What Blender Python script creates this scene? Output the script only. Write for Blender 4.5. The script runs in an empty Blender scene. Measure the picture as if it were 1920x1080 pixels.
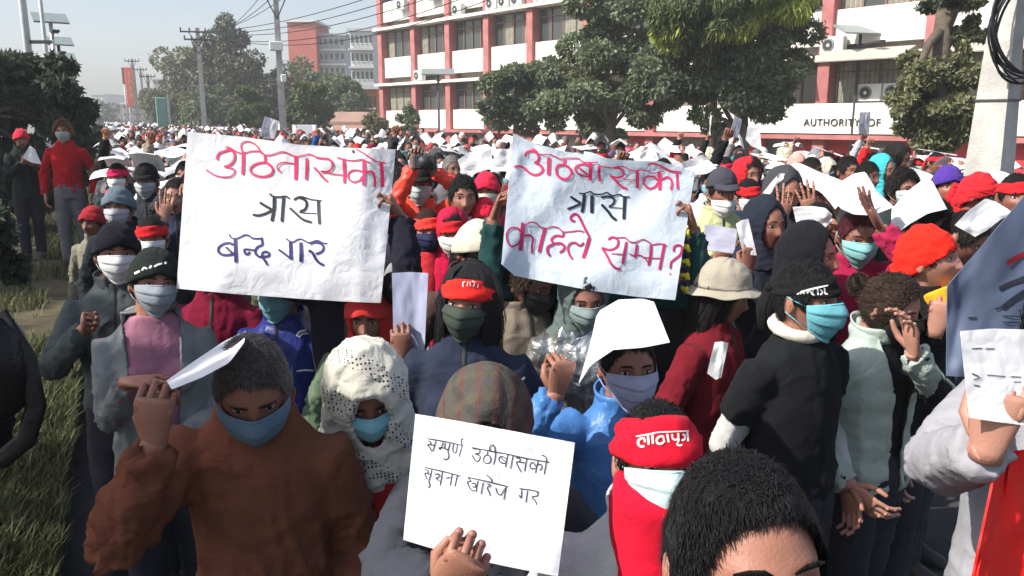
import bpy, bmesh, math, random
import numpy as np
from mathutils import Vector, Matrix, Euler
from mathutils.bvhtree import BVHTree
R_ = math.radians
random.seed(7); rng = np.random.default_rng(7)
scene = bpy.context.scene
COL = scene.collection

# ------------------------------------------------------------------ camera, sky, sun, exposure
FPX, PITCH, CAMH = 1507.0, R_(11.8), 2.1
cam_d = bpy.data.cameras.new('camera'); cam = bpy.data.objects.new('camera', cam_d); COL.objects.link(cam)
cam.location = (0, 0, CAMH); cam.rotation_euler = (math.pi/2 - PITCH, 0, 0)
cam_d.sensor_width = 36; cam_d.lens = FPX/1920*36; cam_d.clip_start = .05; cam_d.clip_end = 3000
scene.camera = cam
SUN_EL, SUN_AZ = R_(44), R_(-113)     # azimuth from +Y clockwise (towards +X)
world = bpy.data.worlds.new('World'); scene.world = world; world.use_nodes = True
wn = world.node_tree; wn.nodes.clear()
sky = wn.nodes.new('ShaderNodeTexSky'); sky.sky_type = 'NISHITA'; sky.sun_disc = False
sky.sun_elevation = SUN_EL; sky.sun_rotation = SUN_AZ
sky.air_density = 1.2; sky.dust_density = 8.0; sky.ozone_density = 1.0; sky.altitude = 1300
bg = wn.nodes.new('ShaderNodeBackground'); bg.inputs['Strength'].default_value = .125
wo = wn.nodes.new('ShaderNodeOutputWorld')
wn.links.new(sky.outputs[0], bg.inputs[0]); wn.links.new(bg.outputs[0], wo.inputs[0])
sd = bpy.data.lights.new('sun', 'SUN'); sd.energy = 5.0; sd.angle = R_(.6); sd.color = (1, .95, .87)
sun = bpy.data.objects.new('sun', sd); COL.objects.link(sun)
sdir = Vector((math.sin(SUN_AZ)*math.cos(SUN_EL), math.cos(SUN_AZ)*math.cos(SUN_EL), math.sin(SUN_EL)))
sun.rotation_euler = sdir.to_track_quat('Z', 'Y').to_euler(); sun.location = (0, 0, 30)
scene.view_settings.view_transform = 'Standard'; scene.view_settings.look = 'None'
scene.view_settings.exposure = .63; scene.view_settings.gamma = 1
scene.render.engine = 'CYCLES'
scene.cycles.max_bounces = 5; scene.cycles.diffuse_bounces = 3; scene.cycles.glossy_bounces = 2
scene.cycles.transmission_bounces = 3; scene.cycles.volume_bounces = 0; scene.cycles.transparent_max_bounces = 4

FW = Vector((0, math.cos(PITCH), -math.sin(PITCH))); UP = Vector((0, math.sin(PITCH), math.cos(PITCH)))
CAM = Vector((0, 0, CAMH))
def ray(px, py): return FW + Vector(((px-960)/FPX, 0, 0)) + UP*((540-py)/FPX)
def P(px, py, d): return CAM + ray(px, py)*d
RA = R_(26.3)
def RC(u, v, z=0): return Vector((-math.sin(RA)*u + math.cos(RA)*v, math.cos(RA)*u + math.sin(RA)*v, z))
def UV_(x, y): return (-math.sin(RA)*x + math.cos(RA)*y, math.cos(RA)*x + math.sin(RA)*y)   # -> u, v

# ------------------------------------------------------------------ materials
MATS = {}
def mat(name, col=(.5, .5, .5), rough=.85, use_obj=False, var=.12, vscale=8, bump=0, bscale=60, metal=0, spec=.3,
        transl=0, tint=False, island=0, stain=0, sheen=0, coat=0, wrinkle=0, strand=0):
    if name in MATS: return MATS[name]
    m = bpy.data.materials.new(name); m.use_nodes = True; nt = m.node_tree; N = nt.nodes; L = nt.links
    b = N['Principled BSDF']; b.inputs['Roughness'].default_value = rough; b.inputs['Metallic'].default_value = metal
    b.inputs['Specular IOR Level'].default_value = spec
    if sheen: b.inputs['Sheen Weight'].default_value = sheen; b.inputs['Sheen Roughness'].default_value = .6
    if coat: b.inputs['Coat Weight'].default_value = coat; b.inputs['Coat Roughness'].default_value = .2
    tc = N.new('ShaderNodeTexCoord')
    if use_obj:
        oi = N.new('ShaderNodeObjectInfo'); src = oi.outputs['Color']
    else:
        rgb = N.new('ShaderNodeRGB'); rgb.outputs[0].default_value = (*col, 1); src = rgb.outputs[0]
    def scaled(src, fac_out, lo, hi):
        mr = N.new('ShaderNodeMapRange'); mr.inputs[3].default_value = lo; mr.inputs[4].default_value = hi
        L.new(fac_out, mr.inputs[0])
        vm = N.new('ShaderNodeVectorMath'); vm.operation = 'SCALE'; L.new(src, vm.inputs[0]); L.new(mr.outputs[0], vm.inputs[3])
        return vm.outputs[0]
    if var:
        n = N.new('ShaderNodeTexNoise'); n.inputs['Scale'].default_value = vscale; n.inputs['Detail'].default_value = 5
        L.new(tc.outputs['Object'], n.inputs['Vector']); src = scaled(src, n.outputs[0], 1-var*2.2, 1+var*2.2)
    if stain:
        n = N.new('ShaderNodeTexNoise'); n.inputs['Scale'].default_value = vscale*.25; n.inputs['Detail'].default_value = 8; n.inputs['Roughness'].default_value = .7
        L.new(tc.outputs['Object'], n.inputs['Vector']); src = scaled(src, n.outputs[0], 1-stain*2, 1+stain)
    if island:
        g = N.new('ShaderNodeNewGeometry'); src = scaled(src, g.outputs['Random Per Island'], 1-island, 1+island)
    if tint:
        a = N.new('ShaderNodeAttribute'); a.attribute_name = 'tint'
        mx = N.new('ShaderNodeVectorMath'); mx.operation = 'MULTIPLY'; L.new(src, mx.inputs[0]); L.new(a.outputs['Color'], mx.inputs[1]); src = mx.outputs[0]
    L.new(src, b.inputs['Base Color'])
    if bump:
        n = N.new('ShaderNodeTexNoise'); n.inputs['Scale'].default_value = bscale; n.inputs['Detail'].default_value = 4
        L.new(tc.outputs['Object'], n.inputs['Vector'])
        bp = N.new('ShaderNodeBump'); bp.inputs['Strength'].default_value = bump; bp.inputs['Distance'].default_value = .01
        if strand:
            mpn = N.new('ShaderNodeMapping'); mpn.inputs['Scale'].default_value = (1, 1, strand); L.new(tc.outputs['Object'], mpn.inputs[0]); L.new(mpn.outputs[0], n.inputs['Vector'])
        L.new(n.outputs[0], bp.inputs['Height']); last = bp.outputs[0]
        if wrinkle:
            n2 = N.new('ShaderNodeTexNoise'); n2.inputs['Scale'].default_value = 11; n2.inputs['Detail'].default_value = 3; n2.inputs['Distortion'].default_value = .5; L.new(tc.outputs['Object'], n2.inputs['Vector'])
            ab = N.new('ShaderNodeMath'); ab.operation = 'SUBTRACT'; ab.inputs[1].default_value = .5; L.new(n2.outputs[0], ab.inputs[0]); a2 = N.new('ShaderNodeMath'); a2.operation = 'ABSOLUTE'; L.new(ab.outputs[0], a2.inputs[0])
            b2 = N.new('ShaderNodeBump'); b2.inputs['Strength'].default_value = wrinkle; b2.inputs['Distance'].default_value = .06; L.new(a2.outputs[0], b2.inputs['Height']); L.new(bp.outputs[0], b2.inputs['Normal']); last = b2.outputs[0]
        L.new(last, b.inputs['Normal'])
    if transl:
        t = N.new('ShaderNodeBsdfTranslucent'); L.new(src, t.inputs[0]); ms = N.new('ShaderNodeMixShader'); ms.inputs[0].default_value = transl
        L.new(b.outputs[0], ms.inputs[1]); L.new(t.outputs[0], ms.inputs[2]); L.new(ms.outputs[0], N['Material Output'].inputs['Surface'])
    MATS[name] = m; return m
M_skin = mat('skin', rough=.5, use_obj=True, var=.07, vscale=30, tint=True, bump=.14, bscale=260, spec=.4, wrinkle=.02)
M_skin.node_tree.nodes['Principled BSDF'].inputs['Subsurface Weight'].default_value = .12
M_skin.node_tree.nodes['Principled BSDF'].inputs['Subsurface Radius'].default_value = (.012, .005, .003)
M_cloth = mat('cloth', rough=.9, use_obj=True, var=.10, vscale=9, bump=.15, bscale=420, sheen=.02, spec=.07, wrinkle=.22)
M_knit = mat('knitted_wool', rough=.97, use_obj=True, var=.12, vscale=25, bump=.6, bscale=330, sheen=.06, spec=.06, wrinkle=.08)
M_nylon = mat('nylon_shell', rough=.42, use_obj=True, var=.06, vscale=6, bump=.2, bscale=90, spec=.32, wrinkle=.22)
M_hair = mat('hair', rough=.45, use_obj=True, var=.25, vscale=60, bump=.7, bscale=420, spec=.2, island=.5, strand=.1)
M_mask = mat('mask_fabric', rough=.75, use_obj=True, var=.05, vscale=30, bump=.3, bscale=300, transl=.12, wrinkle=.1)
M_paper = mat('paper', (.84, .85, .87), rough=.7, var=.04, vscale=5, bump=.25, bscale=9, transl=.25, spec=.2, wrinkle=.22)
M_paperp = mat('printed_paper', (.82, .83, .85), rough=.7, var=.05, vscale=5, bump=.25, bscale=9, transl=.25, spec=.2, wrinkle=.3)
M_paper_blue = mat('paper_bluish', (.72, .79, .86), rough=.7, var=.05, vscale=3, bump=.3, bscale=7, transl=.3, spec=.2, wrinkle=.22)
M_ink = mat('pencil_ink', (.03, .03, .045), var=.2, rough=.6)
M_inkn = mat('navy_marker_ink', (.03, .02, .14), var=.25, vscale=20, rough=.6)
M_inkb = mat('black_marker_ink', (.015, .018, .03), var=.25, vscale=20, rough=.6)
M_inkr = mat('red_marker_ink', (.68, .03, .12), var=.22, vscale=14, rough=.6)
M_inkm = mat('crimson_marker_ink', (.42, .02, .10), var=.25, vscale=14, rough=.6)
M_whitep = mat('white_print', (.8, .8, .78), var=.05, rough=.6)
M_eye = mat('eye_white', (.62, .6, .56), rough=.15, var=.03, spec=.5)
M_iris = mat('eye_iris', (.015, .008, .005), rough=.1, var=0, spec=.6)
M_leather = mat('shoe_leather', (.03, .028, .026), rough=.5, var=.2)

def printlines(m):
    nt = m.node_tree; N = nt.nodes; L = nt.links; b = N['Principled BSDF']; src = b.inputs['Base Color'].links[0].from_socket; tc = N.new('ShaderNodeTexCoord'); sp = N.new('ShaderNodeSeparateXYZ'); L.new(tc.outputs['Object'], sp.inputs[0])
    def M(op, a, v=None, c=None):
        q = N.new('ShaderNodeMath'); q.operation = op; L.new(a, q.inputs[0]) if not isinstance(a, float) else None
        if v is not None:
            if isinstance(v, float): q.inputs[1].default_value = v
            else: L.new(v, q.inputs[1])
        return q.outputs[0]
    li = M('GREATER_THAN', M('SINE', M('MULTIPLY', sp.outputs[1], 330.)), .35); no = N.new('ShaderNodeTexNoise'); mp = N.new('ShaderNodeMapping'); mp.inputs['Scale'].default_value = (140, 18, 1); L.new(tc.outputs['Object'], mp.inputs[0]); L.new(mp.outputs[0], no.inputs['Vector']); no.inputs['Scale'].default_value = 1
    ma = M('MULTIPLY', li, M('GREATER_THAN', no.outputs[0], .47)); ma = M('MULTIPLY', ma, M('LESS_THAN', M('ABSOLUTE', sp.outputs[0]), .11)); ma = M('MULTIPLY', ma, M('LESS_THAN', M('ABSOLUTE', sp.outputs[1]), .14)); ma = M('MULTIPLY', ma, .75)
    mx = N.new('ShaderNodeMix'); mx.data_type = 'RGBA'; L.new(ma, mx.inputs[0]); L.new(src, mx.inputs[6]); mx.inputs[7].default_value = (.06, .06, .07, 1); L.new(mx.outputs[2], b.inputs['Base Color'])
printlines(M_paperp)
# ------------------------------------------------------------------ numpy noise
def _h(ix, iy, iz, s):
    n = (ix*374761393 + iy*668265263 + iz*2147483647 + s*1274126177) & 0xffffffff
    n = ((n ^ (n >> 13))*1274126177) & 0xffffffff
    return ((n ^ (n >> 16)) & 0xffff)/65535.
def vnoise(p, seed=0):
    p = np.asarray(p, float); i = np.floor(p).astype(np.int64); f = p-i; f = f*f*(3-2*f); r = 0
    for a in (0, 1):
        for b in (0, 1):
            for c in (0, 1):
                w = (f[:, 0] if a else 1-f[:, 0])*(f[:, 1] if b else 1-f[:, 1])*(f[:, 2] if c else 1-f[:, 2])
                r = r + w*_h(i[:, 0]+a, i[:, 1]+b, i[:, 2]+c, seed)
    return r*2-1

# ------------------------------------------------------------------ geometry accumulator
def V(x): return Vector(x)
class G:
    def __init__(s): s.v = []; s.f = []; s.m = []
    def add(s, v, f, mi=0):
        o = len(s.v); s.v += [tuple(a) for a in v]; s.f += [tuple(i+o for i in q) for q in f]; s.m += [mi]*len(f); return s
    def loft(s, pts, rad, n=12, ref=(1, 0, 0), cap=True, mi=0):
        pts = [V(p) for p in pts]; vs = []; fs = []; ref = V(ref); k = len(pts)
        for i, p in enumerate(pts):
            t = (pts[min(i+1, k-1)]-pts[max(i-1, 0)]).normalized()
            rr = ref if abs(t.dot(ref)) < .92 else Vector((0, 1, 0)) if abs(t.y) < .9 else Vector((0, 0, 1))
            b = t.cross(rr).normalized(); a = b.cross(t).normalized()
            r = rad[i]; ra, rb = (r if isinstance(r, (tuple, list)) else (r, r))
            for j in range(n):
                w = 2*math.pi*j/n; vs.append(p + a*(ra*math.cos(w)) + b*(rb*math.sin(w)))
        for i in range(k-1):
            for j in range(n):
                fs.append((i*n+j, i*n+(j+1) % n, (i+1)*n+(j+1) % n, (i+1)*n+j))
        if cap: fs.append(tuple(range(n))[::-1]); fs.append(tuple((k-1)*n+j for j in range(n)))
        return s.add(vs, fs, mi)
    def capsule(s, pts, rad, n=10, mi=0):
        pts = [V(p) for p in pts]; a = (pts[0]-pts[1]).normalized(); b = (pts[-1]-pts[-2]).normalized()
        P2 = [pts[0]+a*rad[0]*.9, pts[0]+a*rad[0]*.6]+pts+[pts[-1]+b*rad[-1]*.6, pts[-1]+b*rad[-1]*.92]
        return s.loft(P2, [rad[0]*.35, rad[0]*.8]+list(rad)+[rad[-1]*.8, rad[-1]*.35], n, mi=mi)
    def ell(s, c, r, nu=16, nv=10, M=None, mi=0):
        vs = []; fs = []; c = V(c)
        for i in range(nv+1):
            th = math.pi*i/nv
            for j in range(nu):
                ph = 2*math.pi*j/nu
                q = Vector((r[0]*math.sin(th)*math.cos(ph), r[1]*math.sin(th)*math.sin(ph), r[2]*math.cos(th)))
                if M is not None: q = M @ q
                vs.append(c+q)
        for i in range(nv):
            for j in range(nu): fs.append((i*nu+j, (i+1)*nu+j, (i+1)*nu+(j+1) % nu, i*nu+(j+1) % nu))
        return s.add(vs, fs, mi)
    def box(s, c, size, M=None, mi=0, bev=0):
        x, y, z = [a/2 for a in size]; c = V(c)
        if bev:
            b = min(bev, x*.9, y*.9, z*.9); vs = []
            bm = bmesh.new(); bmesh.ops.create_cube(bm, size=1)
            for v_ in bm.verts: v_.co = (v_.co.x*2*x, v_.co.y*2*y, v_.co.z*2*z)
            bmesh.ops.bevel(bm, geom=bm.edges[:], offset=b, segments=1, affect='EDGES')
            bm.verts.ensure_lookup_table(); vs = [v_.co.copy() for v_ in bm.verts]; fs = [tuple(q.index for q in f.verts) for f in bm.faces]; bm.free()
        else:
            vs = [Vector((i*x, j*y, k*z)) for i in (-1, 1) for j in (-1, 1) for k in (-1, 1)]
            fs = [(0, 1, 3, 2), (4, 6, 7, 5), (0, 4, 5, 1), (2, 3, 7, 6), (0, 2, 6, 4), (1, 5, 7, 3)]
        if M is not None: vs = [M @ q for q in vs]
        return s.add([c+q for q in vs], fs, mi)
    def tube(s, pts, r, n=6, mi=0):
        return s.loft(pts, [r]*len(pts) if not isinstance(r, (list, tuple)) else r, n, mi=mi)
    def grid(s, fn, nu, nv, mi=0):
        vs = [fn(i/nu, j/nv) for j in range(nv+1) for i in range(nu+1)]
        fs = [(j*(nu+1)+i, j*(nu+1)+i+1, (j+1)*(nu+1)+i+1, (j+1)*(nu+1)+i) for j in range(nv) for i in range(nu)]
        return s.add(vs, fs, mi)
    def mesh(s, name, mats, smooth=True):
        me = bpy.data.meshes.new(name); me.from_pydata([tuple(a) for a in s.v], [], s.f)
        for m in (mats if isinstance(mats, (list, tuple)) else [mats]): me.materials.append(m)
        if any(s.m): me.polygons.foreach_set('material_index', s.m)
        if smooth: me.polygons.foreach_set('use_smooth', [True]*len(me.polygons))
        me.update(); return me
def obj(name, me, parent=None, loc=None, rot=None, M=None, color=None, **tags):
    if isinstance(me, G): raise ValueError(name)
    o = bpy.data.objects.new(name, me); COL.objects.link(o)
    if parent is not None: o.parent = parent
    if M is not None: o.matrix_local = M
    if loc is not None: o.location = loc
    if rot is not None: o.rotation_euler = rot
    if color is not None: o.color = (*color, 1)
    for k, v in tags.items(): o[k] = v
    return o
def build(name, g, m, parent=None, smooth=True, color=None, M=None, loc=None, rot=None, **tags):
    return obj(name, g.mesh(name, m, smooth), parent, loc, rot, M, color, **tags)
def empty(name, loc=(0, 0, 0), rot=(0, 0, 0), parent=None, **tags):
    o = bpy.data.objects.new(name, None); COL.objects.link(o); o.location = loc; o.rotation_euler = rot; o.empty_display_size = .1
    if parent: o.parent = parent
    for k, v in tags.items(): o[k] = v
    return o
def fastmesh(name, verts, faces4, m, smooth=False):
    me = bpy.data.meshes.new(name); nv = len(verts); nf, w = faces4.shape
    me.vertices.add(nv); me.vertices.foreach_set('co', np.asarray(verts, np.float32).ravel())
    me.loops.add(nf*w); me.loops.foreach_set('vertex_index', faces4.astype(np.int32).ravel())
    me.polygons.add(nf); me.polygons.foreach_set('loop_start', np.arange(0, nf*w, w, dtype=np.int32))
    try: me.polygons.foreach_set('loop_total', np.full(nf, w, np.int32))
    except Exception: pass
    if smooth: me.polygons.foreach_set('use_smooth', np.ones(nf, bool))
    me.materials.append(m); me.update(calc_edges=True); me.validate(); return me
TMPS = bpy.data.scenes.new('tmp')
def tmp_dg(o):
    vl = TMPS.view_layers[0]
    with bpy.context.temp_override(scene=TMPS, view_layer=vl): dg = bpy.context.evaluated_depsgraph_get()
    dg.update(); return dg
def evalmods(me, mods):
    o = bpy.data.objects.new('tmp', me); TMPS.collection.objects.link(o)
    for t, kw in mods:
        m = o.modifiers.new(t, t)
        for k, v in kw.items(): setattr(m, k, v)
    dg = tmp_dg(o)
    r = bpy.data.meshes.new_from_object(o.evaluated_get(dg), depsgraph=dg)
    bpy.data.objects.remove(o); bpy.data.meshes.remove(me); return r
def remesh(g, voxel, smooth=2, dec=None):
    mods = [('REMESH', dict(mode='VOXEL', voxel_size=voxel))]
    if smooth: mods.append(('SMOOTH', dict(factor=.5, iterations=smooth)))
    if dec: mods.append(('DECIMATE', dict(ratio=dec)))
    r = evalmods(g.mesh('tmp', []), mods)
    return r
def getv(me):
    a = np.empty(len(me.vertices)*3, np.float32); me.vertices.foreach_get('co', a); return a.reshape(-1, 3).astype(float)
def getn(me):
    a = np.empty(len(me.vertices)*3, np.float32); me.vertices.foreach_get('normal', a); return a.reshape(-1, 3).astype(float)
def setv(me, v): me.vertices.foreach_set('co', v.astype(np.float32).ravel()); me.update()
def folds(me, amp=.008, sc=(9, 9, 16), seed=0, fine=.4):
    v = getv(me); n = getn(me); s = np.array(sc)
    q = v*s + .6*vnoise(v*6, seed+5)[:, None]
    r = 1-2*np.abs(vnoise(q, seed)); r2 = 1-2*np.abs(vnoise(q*2.3+7, seed+1))
    v = v + n*(amp*(r*.6 + fine*r2))[:, None]; setv(me, v)
def fin(me, m, name='m'):
    me.materials.clear(); me.materials.append(m); me.polygons.foreach_set('use_smooth', np.ones(len(me.polygons), bool)); me.name = name; return me
def cutmesh(me, delmask_fn, snap=None, thick=0):
    bm = bmesh.new(); bm.from_mesh(me); dead = [f for f in bm.faces if all(delmask_fn(v.co) for v in f.verts)]
    bmesh.ops.delete(bm, geom=dead, context='FACES')
    if snap:
        for v in bm.verts:
            if delmask_fn(v.co): v.co = snap(v.co)
    bm.to_mesh(me); bm.free(); me.update()
    if thick: me = evalmods(me, [('SOLIDIFY', dict(thickness=thick, offset=-1))])
    return me

def sharp(n): return (1-np.clip(np.abs(n)*2.4, 0, 1))**1.6
def drape(me, arms, amp=.010, seed=0):
    v = getv(me); n = getn(me); warp = vnoise(v*5, seed+5); L1 = .285; best = np.full(len(v), 9.); tl = np.zeros(len(v)); an = np.zeros(len(v))
    for a in arms:
        S, E, W = [np.array(a[k]) for k in 'SEW']
        for A, B, base in ((S, E, 0.), (E, W, L1)):
            d = B-A; L = np.linalg.norm(d)+1e-9; d = d/L; t = np.clip((v-A) @ d, 0, L); q = v-(A+t[:, None]*d); ds = np.linalg.norm(q, axis=1)
            e1 = np.cross(d, [.3, .9, .2]); e1 /= np.linalg.norm(e1); e2 = np.cross(d, e1); m = ds < best; best[m] = ds[m]; tl[m] = (t+base)[m]; an[m] = np.arctan2(q @ e2, q @ e1)[m]
    wa = np.clip((.115-best)/.03, 0, 1)*np.clip((tl-.03)/.08, 0, 1)
    c = np.stack([tl*20+warp*.8, np.cos(an)*1.1+seed, np.sin(an)*1.1], 1); r = sharp(vnoise(c, seed+2))+.6*sharp(vnoise(c*2.1+5, seed+3))
    ga = (.4+.55*np.exp(-((tl-L1)/.10)**2)+.5*np.exp(-((tl-.52)/.06)**2))
    c = np.stack([v[:, 0]*9+v[:, 2]*3.2*np.tanh(v[:, 0]*20)+warp*.7, v[:, 1]*9, v[:, 2]*3.4+seed], 1); rt = sharp(vnoise(c, seed+7))
    c = np.stack([v[:, 0]*5-v[:, 2]*6, v[:, 1]*6, v[:, 2]*8+warp], 1); rt = rt+.55*sharp(vnoise(c*1.3, seed+8))+.25*sharp(vnoise(c*3.1, seed+9))
    gt = .45+.8*np.clip((1.15-v[:, 2])/.25, 0, 1)
    me.update()
    setv(me, v+n*(amp*(wa*(r-.5)*ga*1.1+(1-wa)*(rt-.5)*gt))[:, None])
# ------------------------------------------------------------------ head geometry (head space: faces -Y, z up, origin mid-head)
HX, HY, HZ = .074, .094, .118
def sst(a, b, x): t = np.clip((x-a)/(b-a), 0, 1); return t*t*(3-2*t)
def hbase(x, y, z):
    s = sst(.0, -.115, z); x = x*(1-.34*s); yb = y > 0
    y = np.where(yb, y*(1.03-.4*s), y*(1-.06*s)-.006*s); return x, y, z
def head_grid(nu=60, nv=46):
    th = np.linspace(0, np.pi, nv+1); ph = np.linspace(-np.pi, np.pi, nu, endpoint=False)
    ph = ph - .38*np.sin(ph)          # more columns on the face
    T, Ph = np.meshgrid(th, ph, indexing='ij'); dx = np.sin(T)*np.sin(Ph); dy = -np.sin(T)*np.cos(Ph); dz = np.cos(T)
    x, y, z = hbase(HX*dx, HY*dy, HZ*dz); w = np.clip(-dy*1.6, 0, 1)
    g = lambda cx, cz, sx, sz: np.exp(-((x-cx)/sx)**2-((z-cz)/sz)**2)
    d = np.zeros_like(x)
    nz = np.clip((.03-z)/.055, 0, 1)*(z > -.03)+np.clip((z+.045)/.015, 0, 1)*(z <= -.03)
    d += .023*np.exp(-(x/(.0085+.006*nz))**2)*nz*np.where(z < .035, 1, 0)
    d += .007*(g(.012, -.026, .008, .008)+g(-.012, -.026, .008, .008))
    d -= .011*(g(.031, .010, .016, .011)+g(-.031, .010, .016, .011))
    d += .0055*(g(.03, .031, .022, .008)+g(-.03, .031, .022, .008))
    d += .007*g(0, -.049, .019, .0055)+.007*g(0, -.061, .017, .0055)-.005*g(0, -.0545, .02, .0022)
    d += .008*g(0, -.094, .02, .014)+.005*(g(.043, -.018, .016, .018)+g(-.043, -.018, .016, .018))
    y = y - d*w
    v = np.stack([x, y, z], -1).reshape(-1, 3); f = []
    for i in range(nv):
        for j in range(nu): f.append((i*nu+j, (i+1)*nu+j, (i+1)*nu+(j+1) % nu, i*nu+(j+1) % nu))
    return v, f
HEADV, HEADF = head_grid()
def hsurf(ph, z, off=0, smin=0, k=1.0):
    c = np.clip(z/HZ, -1, 1); s = max(math.sqrt(max(0, 1-c*c)), smin)
    x, y, zz = hbase(HX*s*math.sin(ph), -HY*s*math.cos(ph), z)
    n = Vector((x/HX**2, y/HY**2, z/HZ**2)); n = n.normalized() if n.length > 0 else Vector((0, 0, 1))
    return Vector((float(x)*k, float(y)*k, float(zz)*k)) + n*off
def shell(lo, off, nphi=44, nrow=14, jit=.003, seed=1, hi=None, rim=True, offf=None):
    g = G(); r = random.Random(seed); vs = []; cols = nphi; rows = nrow+(1 if rim else 0)
    for j in range(rows+1):
        for i in range(cols):
            ph = 2*math.pi*i/cols-math.pi; zl = lo(abs(ph) if True else ph); zh = hi(ph) if hi else HZ
            tl = math.acos(max(-1, min(1, zl/HZ))); thi = math.acos(max(-1, min(1, zh/HZ)))
            jj = min(j, nrow); th = thi+(tl-thi)*jj/nrow
            o = off if offf is None else offf(ph, HZ*math.cos(th), jj/nrow)
            if j > nrow: o = -.001
            elif 0 < j: o += jit*(vnoise(np.array([[ph*4, th*8, seed]]), seed)[0])
            vs.append(hsurf(ph, HZ*math.cos(th), o))
    fs = [(j*cols+i, j*cols+(i+1) % cols, (j+1)*cols+(i+1) % cols, (j+1)*cols+i) for j in range(rows) for i in range(cols)]
    return g.add(vs, [q[::-1] for q in fs])
def interp(tab):
    xs = [R_(a) for a, _ in tab]; ys = [b for _, b in tab]; return lambda p: float(np.interp(abs(p), xs, ys))
HAIRLINE = interp([(0, .082), (30, .078), (48, .056), (62, .02), (72, -.012), (84, .004), (100, .0), (115, -.045), (150, -.075), (180, -.08)])
HAIRLINE_F = interp([(0, .078), (30, .07), (50, .04), (66, -.02), (80, -.06), (110, -.08), (180, -.085)])
def blades(g, n, ln, lo, off=.006, flow=(0, .3, -1), wd=.0014, seed=3, hard=.5, zmax=.117):
    r = random.Random(seed); flow = V(flow).normalized()
    for _ in range(n):
        ph = r.uniform(-math.pi, math.pi); z0 = lo(ph)
        z = z0+(zmax-z0)*(1-r.random()**1.3)
        p = hsurf(ph, z, off*.6); q = hsurf(ph, z, off*.6+.01); nrm = (q-p).normalized()
        fl = flow if z < .09 else Vector((r.uniform(-1, 1), r.uniform(-1, 1), -.2)).normalized()
        t = (fl-nrm*fl.dot(nrm)); t = t.normalized() if t.length > .01 else Vector((0, 1, 0))
        d = (nrm*hard+t+Vector((r.gauss(0, .25), r.gauss(0, .25), r.gauss(0, .2)))).normalized()
        s = d.cross(nrm); s = s.normalized()*wd if s.length > .01 else Vector((wd, 0, 0)); L = ln*r.uniform(.6, 1.2)
        m1 = p+d*L*.5; m2 = p+d*L*.5+(d-nrm*.6)*L*.5
        g.add([p-s, p+s, m1+s, m1-s, m2], [(0, 1, 2, 3), (3, 2, 4)])
ACC = {}; ML = {}
def acc(name, fn):
    if name not in ACC: ACC[name] = fn()
    return ACC[name]
def mk_hair_short(seed=1, ln=.021, n=3600, hard=.15, wd=.0011):
    g = shell(HAIRLINE, .005, jit=.004, seed=seed); blades(g, n, ln, HAIRLINE, off=.009, seed=seed, hard=hard, flow=(0, -.35, -1), wd=wd); return g.mesh('hair', M_hair)
def mk_hair_messy():
    g = shell(HAIRLINE, .016, jit=.012, seed=5); blades(g, 2600, .04, HAIRLINE, off=.014, seed=9, hard=.9, wd=.002); return g.mesh('hair', M_hair)
def mk_hair_tied():
    g = shell(HAIRLINE_F, .008, jit=.003, seed=4); blades(g, 3200, .045, HAIRLINE_F, off=.01, seed=4, hard=.06, flow=(0, 1, .1))
    g.ell((0, .125, .03), (.038, .035, .036)); r = random.Random(2)
    for _ in range(160):
        a = Vector((r.gauss(0, 1), r.gauss(0, 1), r.gauss(0, 1))).normalized(); c = Vector((0, .125, .03))+a*.036; t = a.orthogonal().normalized()
        g.add([c-t*.02, c-t*.02+a*.004, c+t*.02+a*.006, c+t*.02], [(0, 1, 2, 3)])
    return g.mesh('hair', M_hair)
def ellcut(a, b, c, yc):
    def f(p): return p.y < yc and (p.x/a)**2+((p.z-c)/b)**2 < 1
    def sn(p):
        e = math.sqrt((p.x/a)**2+((p.z-c)/b)**2)+1e-6; return Vector((p.x/e, p.y, c+(p.z-c)/e))
    return f, sn
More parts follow.
